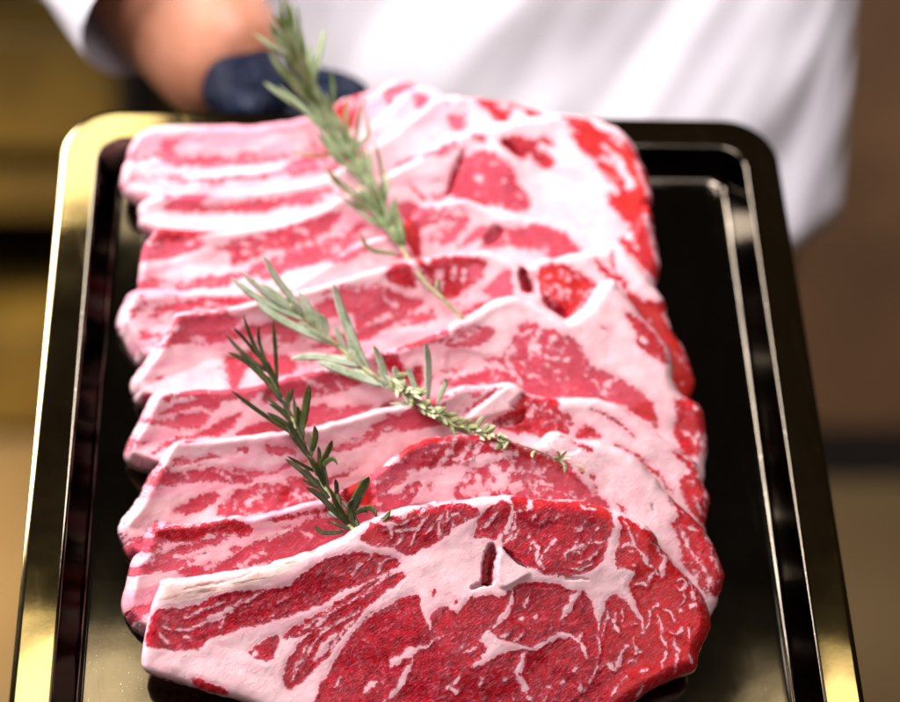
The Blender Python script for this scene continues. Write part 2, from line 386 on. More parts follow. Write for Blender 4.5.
    tint[:, 0] = av(orange); tint[:, 1] = av(pale); tint[:, 2] = av(bn); sm = np.clip((fbm(X*.014+seed*2, (Y+.22*X)*.085+seed*5, 4)-.06)*3.2, 0, 1)*np.clip((500-X)/120, .0, 1)*(.45 if idx == 0 else 1)
    tint[:, 3] = av(sm)
    bonemask = np.zeros(len(faces), bool)
    if bone:
        vb = shape_val(X, Y, P(bone)) > 0
        vall = np.concatenate([vb, vb, vb[bv]]); bonemask = vall[faces].all(1)
    M = Matrix(((1, 0, 0, org[0]), (0, UP[1], NRM[1], org[1]), (0, UP[2], NRM[2], org[2]), (0, 0, 0, 1)))
    def build(name, fs, parent):
        u = np.unique(fs.ravel()); rm = np.zeros(len(allv), int); rm[u] = np.arange(len(u)); fs = rm[fs]
        me = bpy.data.meshes.new(name); me.vertices.add(len(u)); me.vertices.foreach_set('co', allv[u].astype(np.float32).ravel())
        me.loops.add(len(fs)*4); me.loops.foreach_set('vertex_index', fs.ravel().astype(np.int32))
        me.polygons.add(len(fs)); me.polygons.foreach_set('loop_start', np.arange(0, len(fs)*4, 4, dtype=np.int32))
        me.polygons.foreach_set('use_smooth', np.ones(len(fs), bool))
        me.update(calc_edges=True); me.validate()
        a = me.attributes.new('lean', 'FLOAT', 'POINT'); a.data.foreach_set('value', lean_a[u].astype(np.float32))
        a = me.attributes.new('tint', 'FLOAT_COLOR', 'POINT'); a.data.foreach_set('color', tint[u].ravel())
        me.materials.append(MEAT); o = bpy.data.objects.new(name, me); link(o)
        if parent is None: o.matrix_world = T @ M
        else: o.parent = parent
        return o
    root = build('rib_steak', faces[~bonemask], None)
    tag(root, label, 'steak', 'overlapping rib steaks on the tray')
    if bonemask.any(): build('rib_bone', faces[bonemask], root)
    zmin = (org+allv[:, 0:1]*ex+allv[:, 1:2]*UP+allv[:, 2:3]*NRM)[:, 2].min()
    print('steak', idx, 'verts', len(allv), 'zmin %.3f' % zmin)
    return ol
OUT = []
# front steak
OUT.append(steak(0, 'frontmost rib steak on top of the row, large sharp red eye with pink fat seams', '''. 159,587 163,580 190,577 221,573 250,568 280,560 310,551 340,538 357,526 372,519 395,510 420,504 450,500 478,497 495,496 512,495 530,498 557,499 585,500 609,507 630,515 651,526 667,550 682,568 694,580 706,596 714,621
 711,636 702,652 697,670 673,681 651,691 632,705 590,738 520,752 430,752 360,738 300,722 247,702 210,693 177,682 159,677 145,671 141,660 144,640 147,624 151,605''', [
 ('B', 'a 95,150 140,115 300,100 440,90 593,45 b 300,40 300,100 200,170 a 593,110 400,150 250,200 120,200'),
 ('M', 'r', 'a 36,420 24,380 40,330 60,270 100,240 200,235 320,205 400,165 500,148 593,150 b 60,250 110,245 200,225 250,180 290,150 370,110 480,85 540,100 c 60,430 140,440 200,450 235,490 190,530 100,560 0,612 b 500,220 440,240 370,280 290,320 200,350 100,380 0,400 a 540,325 500,340 400,370 330,400 290,440 160,445 60,428'),
 ('f', 5.5, 'a 500,195 450,235 400,265 330,300 265,330'), ('f', 2, 'a 220,290 310,240 390,215 420,205'), ('f', 2.2, 'b 100,250 60,275 0,300'), ('f', 2.5, 'a 90,350 120,390 150,420'),
 ('f', 1.5, 'b 460,190 470,160 540,110'), ('f', 1.6, 'c 95,540 120,500 140,470 200,455'), ('f', 2.0, 'a 110,330 200,345 260,340'),
 ('M', 'r', 'b 571,195 480,240 400,290 300,350 205,405 180,440 230,440 330,400 400,370 480,340 540,290 575,270'),
 ('M', 'r', 'b 450,345 360,390 260,440 200,520 175,600 178,635 210,650 250,620 330,540 400,460 480,360 530,310 571,280 c 100,690 262,575 250,550 190,550 100,590 0,660 b 560,220 500,300'),
 ('M', 'r', 'b 150,430 100,450 50,490 45,510 100,535 130,520 155,460'), ('F', 'b 55,500 70,495 75,512 60,515'),
 ('f', 1.8, 'b 480,335 350,405 290,480 240,550 215,620'), ('f', 6, 'b 400,420 360,455 330,500 300,528'), ('f', 2, 'b 460,365 400,440 350,520'), ('f', 1.6, 'b 560,240 470,280 380,330 270,390 200,450'),
 ('f', 3, 'b 360,350 330,380 290,400'), ('f', 1.5, 'b 270,470 240,530 215,590'), ('f', 1.7, 'c 20,680 100,600 200,550'),
 # eye
 ('M', 'r', 'b 300,702 320,650 370,560 430,460 470,410 550,325 e 30,240 60,210 130,160 200,125 260,100 320,88 345,110 345,140 370,220 400,285 410,200 440,180 500,150 560,190 620,112 700,95 760,85 f 60,95 110,60 150,30 210,15 400,25 450,55 540,70 575,110 600,200 . 598,625 598,655 592,674 584,688 568,702 545,722 520,760 320,760 306,725'),
 ('f', 5, 'f 128,50 112,130 90,190 50,245 15,272'), ('f', 6, 'f 525,55 470,120 440,175 410,225'),
 ('F', 'e 740,280 690,320 690,350 735,385 690,450 640,490 660,505 f 30,440 120,405 195,400 240,395 190,370 110,355 60,340 30,320 0,300'),
 ('f', 5, 'f 200,395 240,388 290,375 350,345 410,318 470,325 530,375 565,450'), ('f', 5, 'f 215,400 185,450 175,500 150,540 185,590 200,640'), ('f', 4, 'f 150,540 190,600 205,650'),
 ('f', 6, 'e 395,375 320,400 240,440 190,480 182,505'), ('f', 6, 'e 300,460 260,530 220,620 160,690'), ('f', 3, 'e 580,540 550,580 520,600'), ('f', 5, 'e 100,580 60,605 30,650'), ('f', 4, 'e 700,560 690,610'), ('f', 3, 'f 75,570 90,575'),
 ('f', 2, 'e 470,320 420,350 390,380'), ('f', 2, 'e 680,370 640,410 600,420'), ('f', 3, 'e 510,610 550,640 570,630'), ('f', 2.5, 'f 195,300 165,330 140,345'), ('f', 2.5, 'f 110,300 80,325 50,325'), ('f', 3, 'f 275,205 260,235'),
 ('f', 3, 'f 190,220 165,225'), ('f', 2, 'f 330,610 350,625'), ('f', 2.4, 'f 430,570 400,600'), ('f', 3.5, 'f 520,590 515,640'), ('f', 3, 'f 200,665 240,695'), ('f', 2.5, 'f 525,310 515,340'), ('f', 3, 'f 225,90 205,150 195,170'),
 ('m', 3, 'e 545,115 550,140'), ('m', 2.2, 'e 425,60 420,100'),
 # top middle and upper right
 ('M', 'r', 'c 0,350 50,300 60,250 100,260 200,270 300,230 380,180 450,150 560,130 640,150 690,170 690,210 640,235 590,250 540,300 450,360 400,400 340,410 290,445 240,430 180,400 90,390 40,370'),
 ('M', 'o', 'c 70,270 150,250 230,250 330,210 420,160 400,150 300,190 200,215 120,240'), ('M', 'o', 'c 55,250 70,250 110,360 60,380 30,350'),
 ('f', 1.6, 'c 130,300 200,295 300,290 345,265'), ('f', 2, 'c 400,200 340,270 320,330 300,380'), ('f', 1.5, 'c 480,200 430,260 380,330'), ('f', 1.5, 'c 560,190 510,230 470,320'), ('f', 1.5, 'c 250,320 230,360 180,390'),
 ('M', 'r', 'd 20,340 60,220 130,150 200,120 250,135 235,200 225,270 175,310 150,350 100,340'), ('f', 2, 'd 60,290 120,240 190,170'), ('f', 4, 'd 240,150 245,220 215,290 170,330'),
 ('M', 'r', 'd 190,340 230,290 260,200 245,120 250,98 330,88 420,105 520,125 640,126 720,118 790,150 830,200 832,280 800,350 785,440 745,500 660,545 550,563 430,548 340,500 250,455 200,400'),
 ('M', 'o', 'd 370,100 520,125 720,115 790,150 830,200 832,290 800,340 770,250 700,190 600,160 480,160 400,180 360,150'), ('M', 'q', 'd 250,98 330,90 340,150 290,200 260,200'),
 ('f', 5, 'd 350,100 350,140 330,180'), ('f', 3, 'd 270,190 265,270 225,340 200,370'), ('f', 3, 'd 380,200 360,250'), ('f', 4, 'd 370,370 400,400 382,450 400,490 430,520'), ('f', 2.5, 'd 505,350 460,380 440,420 405,465'),
 ('f', 3, 'd 780,365 690,375 610,400 560,430 555,470'), ('f', 1.6, 'd 700,285 640,290 600,280'), ('f', 2.4, 'd 760,400 700,450 640,480'), ('f', 2, 'd 720,480 650,520 580,520'), ('f', 2, 'd 650,150 690,165 735,175'), ('f', 1.6, 'd 600,405 650,430'),
 ('F', 'd 168,400 150,590 200,640 300,590 350,555 325,520 250,460', 1.6),
 ('D', 8, 'd 118,380 155,402 142,500 130,600 70,602 85,480'), ('M', 'r', 'd 125,390 152,405 142,500 128,596 75,600 88,480'), ('d', 8, 4.0, 'd 0,640 60,612 130,612'), ('d', 6, 3.2, 'd 198,400 260,462 340,512'), ('d', 1.2, 1.4, 'd 560,575 640,575 690,582'),
 # right lobe
 ('M', 'r', 'g 66,56 110,72 150,95 200,120 250,180 300,235 345,290 375,360 g 400,420 420,480 390,560 350,640 260,700 150,760 f 440,740 450,705 545,625 595,545 625,440 635,260 g 22,350 45,330 75,340 95,370 135,395 118,340 100,300 125,250 60,232 52,180 68,110'),
 ('M', 'o', 'g 70,56 150,95 215,150 250,185 200,190 150,160 110,130 80,100'), ('f', 3.2, 'g 85,75 105,130 140,185 165,215 200,260'), ('f', 4.5, 'g 55,50 50,100 25,180 10,240'), ('F', 'g 225,195 235,200 225,250 205,250 215,225'), ('f', 3, 'g 175,150 200,165 215,200'),
 ('f', 4.5, 'g 245,195 270,225 300,250 335,290 350,305'), ('f', 2.5, 'g 268,280 292,275 300,295 280,312 262,300'), ('f', 3.5, 'g 320,300 325,330 335,350'), ('f', 3, 'g 55,395 48,430 65,470'), ('f', 4.5, 'g 0,592 30,570 52,595 72,560 85,522 100,515'),
 ('f', 2.4, 'g 200,400 215,430 220,490 232,520 215,590'), ('f', 2, 'g 225,385 250,390 265,430'), ('f', 4, 'g 268,465 295,452'), ('f', 4, 'g 315,370 335,365'), ('f', 3, 'g 275,380 290,385'), ('f', 2.5, 'g 180,380 200,370 205,355'), ('f', 3, 'g 130,390 150,430 160,470'),
 ('f', 2.4, 'g 280,530 265,570 260,600'), ('f', 2.4, 'g 310,540 330,580'), ('f', 2.2, 'g 120,540 150,530'), ('f', 2.4, 'g 140,600 165,595'), ('f', 3.5, 'g 60,650 40,690'), ('f', 3, 'g 150,650 130,690'), ('f', 2, 'g 115,300 150,290 170,310'), ('f', 2, 'g 175,390 170,440 150,470'),
 ('f', 2, 'g 60,170 90,160 130,165'), ('f', 2, 'g 10,480 20,430 25,390'),
 ('V', 22, '. 620,540 705,690', -1.1), ('V', 14, '. 330,620 590,745', -.7), ('V', 12, '. 510,505 600,570', -.5), ('V', 16, '. 370,505 470,550', -.9), ('V', 14, '. 180,590 380,640', -.5),
 ('M', 'q', 'a 262,580 330,600 430,640 432,668 340,655 265,612'), ('M', 'q', 'a 60,568 140,590 250,622 330,652 300,655 170,612'),
 ('d', .7, 1.1, 'a 210,150 300,130 390,118 470,100'), ('d', .8, 1.1, 'a 470,100 540,75 590,60'), ('d', .6, 1., 'b 20,178 80,160 150,130'),
 ], 1.25, bone='a 60,250 90,150 140,100 300,85 440,75 593,30 b 300,20 300,100 200,170 a 593,118 400,158 250,205 120,225 70,265', seed=1, swell=[(450, 650, 90, .003), (560, 545, 45, .0022), (270, 600, 60, .0012)]))
# second steak
OUT.append(steak(1, 'second rib steak from the front, orange red marbled edge directly below the thyme twig', '''. 155,528 185,524 210,521 234,515 250,517 275,511 300,505 323,498 343,490 372,473 400,452 413,445 430,437 460,434 480,433 500,437 520,441 540,440 547,433 562,430 580,437 613,443 644,461 658,477 673,494 687,508 704,523 715,541 724,566 727,577
 723,592 718,610 708,622 690,650 600,660 450,660 300,660 200,645 145,627 134,617 128,604 133,582 138,562 145,555''', [
 ('M', 'q', 'i 205,220 280,215 450,192 520,180 600,190 635,230 600,250 540,240 430,250 380,280 240,275 200,250'), ('M', 'h', 'i 195,350 300,305 500,255 520,270 400,310 230,355'), ('M', 'q', 'i 190,255 225,290 215,312 165,325'),
 ('F', 'i 640,160 680,165 700,190 650,200'), ('M', 'h', 'i 300,430 320,400 400,385 500,370 560,330 680,270 780,250 850,215 870,230 860,290 900,255 900,325 700,370 500,415 380,432'),
 ('f', 5, 'i 700,300 670,340 620,350'), ('f', 4, 'i 640,330 600,380 560,395'), ('f', 4, 'i 500,375 450,390 420,400'), ('f', 5, 'i 780,340 740,365'), ('f', 3, 'i 850,300 800,340'),
 ('M', 'h', 'j 0,460 100,400 200,395 235,420 240,440 180,480 90,520 0,565 -60,590 -60,500'), ('f', 3, 'j 40,450 100,480 60,520'), ('M', 'q', 'j -80,395 60,375 150,345 200,330 230,300 240,330 170,365 60,388 -60,410'),
 ('M', 'o', 'j 240,260 330,200 370,205 380,330 330,345 260,335'), ('D', 6, 'j 245,265 340,205 372,210 375,325 260,330'), 
 ('M', 'h', 'j 360,185 420,160 490,190 500,220 440,270 385,290 350,240'), ('F', 'j 372,235 400,198 440,205 440,225 400,245'), ('M', 'h', 'j 400,355 480,290 560,240 585,240 550,310 500,370 440,372'), ('f', 3, 'j 560,260 500,310 450,370'), ('M', 'p', 'j 618,240 640,238 645,262 622,262'),
 ('M', 'q', 'h 90,185 160,110 280,78 420,72 560,70 640,95 700,110 680,150 640,165 560,160 500,180 420,200 340,230 260,235 150,232 110,200'), ('M', 'o', 'h 100,175 170,112 280,80 270,120 200,140 130,190'),
 ('f', 6, 'h 330,95 280,140 200,160 160,215'), ('f', 6, 'h 370,90 350,150 320,200 290,232'), ('f', 5, 'h 450,110 430,160 390,190 370,210'), ('f', 5, 'h 520,110 480,150 500,170'), ('f', 4, 'h 140,190 200,190 260,200'), ('f', 6, 'h 560,120 600,140 640,165'), ('f', 3, 'h 250,150 300,130'),
 ('M', 'h', 'h 385,392 372,360 400,310 440,260 540,222 620,200 680,180 700,140 760,150 900,205 k 60,110 130,160 200,235 270,300 310,352 . 600,560 480,560'), ('M', 'o', 'h 690,125 760,145 900,210 k 90,145 190,225 150,215 60,160 h 900,260 800,220 700,175'),
 ('f', 10, 'h 440,350 480,330 530,340'), ('f', 12, 'h 540,250 580,250 620,300 580,330 540,300'), ('f', 9, 'h 640,320 690,330 650,360'), ('f', 7, 'h 480,270 500,300'), ('f', 6, 'h 670,190 660,250 640,290'), ('f', 5, 'h 420,300 450,290'), ('f', 7, 'h 500,370 560,360'), ('f', 4, 'h 760,290 810,310 860,325'), ('f', 5, 'h 600,230 560,270'), ('f', 6, 'h 410,350 470,375'), ('f', 3, 'k 0,240 60,245'), ('V', 50, '. 460,465 545,500', -.4), ('V', 12, '. 530,470 600,500', .3),
 ('M', 'r', 'k 590,292 600,330 630,380 595,420 620,470 640,540 640,600 700,665 760,740 860,740 870,620 800,500 760,430 700,380 620,300'), ('f', 3, 'k 640,430 700,440 760,480 775,540 770,590'), ('f', 3, 'k 690,620 710,680'), ('f', 3.5, 'k 640,440 660,500 690,570'), ('f', 4, 'g 340,210 370,250 400,310'), ('f', 3, 'k 790,560 800,640'), ('V', 14, '. 680,515 722,600', -1.2),
 ('M', 'o', 'k 180,178 200,178 205,192 185,192'), ('M', 'o', 'k 222,205 255,198 245,220'), ('M', 'o', 'k 155,48 235,88 225,100 170,66'), ('m', 1.6, 'k 340,315 385,375'), ('m', 1.4, 'k 210,235 260,255'), ('D', 1.2, 'k 30,20 150,40 180,90 120,110 40,60'),
 ('d', -1.2, 2.6, 'h 390,210 480,195'), ('d', 1.2, 1.3, 'k 500,330 515,370'),
 ], 1.5, bone='. 120,560 160,530 170,560 165,640 120,640', seed=2, rl=.0025, swell=[(340, 505, 30, .002)]))
OUT.append(steak(2, 'third rib steak from the front, smooth pale pink bone strip and torn fat flap', '''. 174,442 195,440 221,438 270,432 310,427 350,416 377,408 403,404 428,400 446,392 462,384 480,384 505,381 516,382 526,390 545,395 565,396 587,396 613,400 640,416 660,431 684,449 700,463 707,483 712,494
 711,506 708,521 700,545 600,570 450,570 300,570 180,568 137,553 129,540 124,527 130,517 137,509 151,484 160,467''', [
 ('M', 'h', 'l 186,562 205,510 235,485 290,502 400,490 480,480 560,505 650,530 600,548 430,542 350,550 250,562'), ('f', 4, 'l 480,500 520,520 540,540'), ('M', 'p', 'l 575,400 620,395 610,410'), ('M', 'p', 'l 560,480 640,500 690,505 660,515 580,500'), ('f', 5, 'l 330,500 350,530'),
 ('M', 'p', 'l 700,388 820,400 830,425 720,415'), ('M', 'h', 'l 300,665 420,600 480,590 490,615 420,660 310,680'), ('M', 'h', 'i 290,150 350,100 430,60 480,50 490,70 430,110 400,130'), ('M', 'h', 'i 470,145 520,80 600,30 740,12 800,5 860,-20 900,-30 j 60,225 130,215 200,200 310,165 250,200 180,230 165,300 150,335 60,378 0,388 i 900,130 840,118 760,145 640,140 560,165 500,155'),
 ('f', 6, 'i 700,40 640,80 600,130'), ('f', 5, 'i 760,30 800,80 770,120'), ('f', 4, 'i 850,20 830,90'), ('f', 5, 'j 20,300 80,290 140,300'), ('f', 5, 'i 640,145 700,150 720,190'), ('V', 26, '. 215,480 330,515', -.5),
 ('M', 'p', 'm 200,522 330,492 390,462 402,478 330,508 220,540'), ('m', 2, 'm 330,490 370,475 400,470'), ('m', 1.5, 'm 410,460 460,455'),
 ('M', 'q', 'n 195,405 290,370 285,330 330,295 380,308 450,298 490,310 490,370 540,390 550,430 530,465 470,460 430,490 380,460 300,460 240,440'), ('M', 'o', 'n 290,300 345,290 380,320 350,400 260,410 210,400'), ('D', 4, 'n 200,405 280,375 340,360 330,410 250,425'),
 ('f', 5, 'n 370,350 350,400'), ('f', 4, 'n 430,330 400,370'), ('f', 4, 'n 200,415 240,400 290,400'), ('f', 3, 'n 250,430 290,420'), ('M', 'q', 'n 570,472 600,430 690,482 590,488'),
 ('F', 'n 60,400 200,290 270,235 340,270 330,290 280,340 290,362 200,392 100,412', 2.0), ('m', 3.5, 'n 70,365 150,305 230,262'), ('M', 'p', 'n 90,280 150,265 120,300'),
 ('m', 1.6, 'n 740,512 830,560 900,602'), ('d', .8, 1.5, 'n 740,512 830,560 900,602'), ('m', 1.4, 'n 640,360 720,390 830,480'), ('d', .6, 1.3, 'n 640,360 720,390 830,480'), ('m', 2, 'k 430,130 480,160 540,210 600,280'), ('f', 4, 'k 500,150 520,170'),
 ('M', 'r', 'k 600,100 650,150 680,190 635,220 645,300 670,350 755,440 820,420 800,280 740,170 690,110 650,90'), ('f', 4.5, 'k 615,90 680,130 730,200 745,260 735,340'), ('f', 3, 'k 670,230 700,240'), ('f', 3, 'k 690,300 720,380'), ('V', 12, '. 688,460 712,520', -1.4),
 ('M', 'q', 'j -40,250 0,240 0,300 -60,320'), ('V', 12, '. 500,400 570,440', -.5),
 ], 1.6, bone='. 118,500 150,485 160,500 150,560 118,560', seed=3, rl=.0025))
OUT.append(steak(3, 'fourth rib steak from the front, smooth red eye above the thyme twig', '''. 163,391 200,389 235,388 275,380 310,371 350,358 380,350 400,345 420,338 449,325 475,310 490,300 514,293 528,298 543,304 556,311 568,317 582,308 592,297 601,283 614,276 625,289 639,307 660,331 673,351 676,375 682,390 691,397 701,403 707,411 710,438
 709,458 706,480 695,500 600,510 450,510 300,500 200,480 157,464 134,456 131,447 143,424 151,407''', [
 ('M', 'h', 'l 245,165 270,155 285,175 265,192'), ('M', 'h', 'l 330,150 430,140 475,160 495,190 480,222 430,220 420,185 340,168'), ('M', 'p', 'l 160,275 270,255 400,235 450,250 400,292 280,302'), ('F', 'l 190,235 300,225 300,262 200,270'),
 ('M', 'h', 'l 340,345 430,342 500,330 600,240 560,238 500,260 430,310 300,345 200,400 215,412'), ('M', 'h', 'l 575,315 700,270 750,280 770,322 600,342'), ('M', 'h', 'm 0,200 60,180 130,185 300,210 310,240 200,280 100,300 0,310 -60,300 -120,330 -100,250'), ('f', 5, 'm 60,210 120,250 180,260'), ('f', 4, 'm 200,220 240,260'),
 ('M', 'p', 'm 70,345 160,335 160,365 90,420 40,400'), ('M', 'p', 'm 180,412 250,350 350,325 372,345 280,380 190,428'), ('M', 'r', 'm 400,342 440,318 480,325 430,348'),
 ('M', 'r', 'm 375,100 480,110 500,150 530,180 580,155 595,200 575,255 480,200 400,150'),
 ('M', 'h', 'n -40,235 0,215 120,165 170,175 150,130 240,110 300,40 370,-10 q 190,640 220,570 260,548 330,572 400,600 470,640 500,675 n 530,30 600,90 640,160 760,210 830,268 870,280 892,320 860,360 800,352 720,315 690,330 560,340 340,330 200,245 60,255'),
 ('F', 'n 150,115 165,130 240,150 230,180 160,165 100,190 0,215 0,80'), ('f', 4, 'n 430,120 480,130 550,132'), ('f', 6, 'n 700,300 705,250 765,212'), ('f', 9, 'n 380,50 400,105'), ('f', 5, 'n 300,60 260,130 290,170'), ('f', 5, 'q 260,640 300,620 310,590'), ('f', 4, 'n 240,170 300,200 330,260'), ('f', 3, 'n 340,130 350,190'), ('f', 6, 'n 470,20 450,60'), ('V', 34, '. 490,325 560,385', -.4), ('V', 16, '. 560,350 640,400', -.4),
 ('M', 'h', 'm 510,75 520,45 640,15 900,-15 900,40 780,72 640,60 560,75'), ('M', 'o', 'm 500,72 530,45 600,40 570,75'), ('f', 3, 'm 640,45 740,25 830,15'), ('f', 2.5, 'm 680,60 800,40'), ('f', 3, 'p 700,610 760,590 850,590'),
 ('M', 'q', 'r 385,55 440,80 500,120 540,180 572,275 500,242 440,192 435,150'), ('f', 6, 'r 480,180 450,170'), ('f', 4, 'r 560,190 600,240'), ('M', 'q', 'r 390,500 440,462 500,450 520,490 535,565 460,522'), ('f', 3.5, 'r 545,480 540,540'),
 ('M', 'q', 'r 600,455 690,435 745,490 760,530 770,640 745,690 660,690 600,600 625,520'), ('f', 4, 'r 740,580 750,680'), ('f', 3, 'r 640,580 690,620 710,660'), ('f', 3, 'r 720,480 690,490'), ('f', 6, 'k 700,0 740,60 735,110'), ('m', 1.4, 'r 270,125 330,130'),
 ('D', .8, 'n 0,90 150,110 160,160 0,200'),
 ], 1.8, bone='. 124,430 145,430 150,470 124,470', seed=4, rl=.0025, swell=[(560, 360, 50, .002)]))
OUT.append(steak(4, 'fifth rib steak from the front, small dark hollow beside a glossy orange red muscle', '''. 177,312 210,309 250,302 300,290 350,275 385,264 405,259 425,256 450,252 480,249 505,253 521,262 528,264 534,262 545,256 560,255 580,250 600,245 614,244 628,250 640,262 655,283 667,300 675,329 689,349 697,378 693,396
 680,420 600,430 450,420 300,410 200,405 146,396 140,390 137,379 150,361 161,343 174,319''', [
 ('M', 'h', 'o 290,402 400,385 530,378 545,410 440,416 290,432'), ('M', 'h', 'o 228,512 330,450 450,440 560,450 640,425 830,430 845,452 700,462 560,480 470,500 300,512 250,528'), ('f', 7, 'o 370,500 400,490 430,510'), ('f', 3, 'o 380,440 420,430 450,445'),
 ('M', 'h', 'o 510,590 600,540 700,550 800,560 840,590 850,612 780,640 700,620 640,600 600,640 l 540,190 560,150 640,160 740,130 800,140 760,190 660,197 620,180 580,205'), ('M', 'h', 'l 800,140 900,60 900,115 830,160'),
 ('M', 'h', 'p 100,490 240,420 420,400 480,410 600,450 580,472 480,540 330,630 300,600 280,512 180,522'), ('f', 6, 'p 280,480 340,460 400,470'), ('f', 5, 'p 340,560 420,520 500,500'), ('f', 4, 'p 250,440 300,450 330,490'), ('f', 4, 'p 430,430 480,470'),
 ('M', 'q', 'p 430,335 470,280 550,300 565,390 500,382 430,352'), ('M', 'q', 'p 550,270 620,290 650,252 860,262 862,340 800,390 745,432 680,420 600,310'), ('M', 'o', 'p 560,262 610,280 640,400 745,405 740,435 670,425 600,320'),
 ('f', 7, 'p 680,300 670,350 690,400'), ('f', 6, 'p 740,290 730,350'), ('f', 6, 'p 790,300 780,370'), ('f', 5, 'p 840,300 820,350'), ('M', 'p', 'p 500,520 620,500 650,480 600,540'), ('M', 'h', 'p 770,492 900,450 920,475 800,502'), ('M', 'p', 'q 0,300 50,290 60,340 10,360'),
 ('M', 'o', 'q 302,310 400,280 460,310 560,370 582,390 540,410 572,440 500,480 440,522 380,490 330,450 318,410'), ('f', 4, 'q 380,390 400,405'), ('f', 4, 'q 430,410 450,420'), ('F', 'q 430,268 520,266 590,330 600,365 570,362 480,312'), ('M', 'r', 'q 225,322 245,290 292,400 285,412 238,412'), ('D', 8, 'q 225,325 248,300 290,400 238,412'),
 ('D', 5, 'q 325,450 380,462 445,520 400,520'), ('M', 'r', 'q 325,440 380,460 445,518 400,520'), ('M', 'p', 'q 60,400 170,310 192,400 185,460 100,430'), ('M', 'q', 'q 220,462 300,490 305,515 230,492'), ('f', 3, 'q 290,380 310,300'),
 ('M', 'o', '. 612,270 626,288 637,296 659,303 666,300 676,328 692,349 702,378 696,402 680,395 665,372 650,350 640,320'), ('f', 5, 'r 560,60 590,120'), ('V', 12, '. 650,300 695,390', -1.4), ('f', 4, 'r 640,180 655,215'), ('V', 20, '. 540,270 590,310', -.3),
 ('m', 1.6, 'q 640,200 645,350'), ('M', 'q', 'q 560,260 620,310 680,345 700,380 650,360 590,320'),
 ], 2.0, seed=5, rl=.0025, swell=[(560, 285, 30, .003), (655, 285, 30, .002)]))
OUT.append(steak(5, 'sixth rib steak from the front, bulky white rounded bone end sticking out at left', '''. 139,292 200,288 280,284 340,252 400,222 420,205 440,199 466,196 500,207 537,215 580,228 612,240 630,228 645,203 653,208 658,238 662,264 655,290 640,320
 500,340 300,345 200,360 149,358 137,350 128,332 122,319 129,301''', [
 ('M', 'h', 'o 205,345 300,325 400,310 520,300 660,312 560,335 400,350 220,358'), ('f', 5, 'o 420,320 480,330'), ('M', 'p', 'o 600,225 720,215 720,235 620,240'),
 ('M', 'h', 'q 60,195 110,115 180,122 330,110 420,150 470,200 550,260 650,322 600,322 560,280 430,270 380,292 290,232 180,195 100,210'), ('D', 4, 'q 60,185 108,112 150,125 130,182'), ('f', 8, 'q 270,220 310,240 350,260'), ('f', 5, 'q 330,200 350,230'), ('f', 4, 'q 160,140 170,180'),
 ('M', 'q', 'u 640,560 700,540 830,550 830,640 q 840,70 862,230 855,350 830,355 780,300 700,220 660,150 640,50'), ('f', 6, 'q 790,60 820,180 850,300'), ('f', 5, 'q 700,60 720,150 760,230'), ('f', 5, 'q 660,40 690,110'),
 ('M', 'p', 'p 150,262 250,245 300,212 320,225 260,270 160,282'), ('M', 'q', 'p 480,20 560,10 580,40 540,90 490,70'), ('D', 3, 'p 490,80 570,90 580,200 560,250 530,180'), ('M', 'o', 'p 490,80 570,90 590,200 570,260 530,200'), ('M', 'p', 'p 680,180 740,100 800,60 780,130 710,190'), ('M', 'p', 'p 760,200 850,130 900,110 860,170'),
 ], 2.4, bone='. 115,285 172,290 168,320 158,345 150,365 115,365', seed=6, rl=.005))
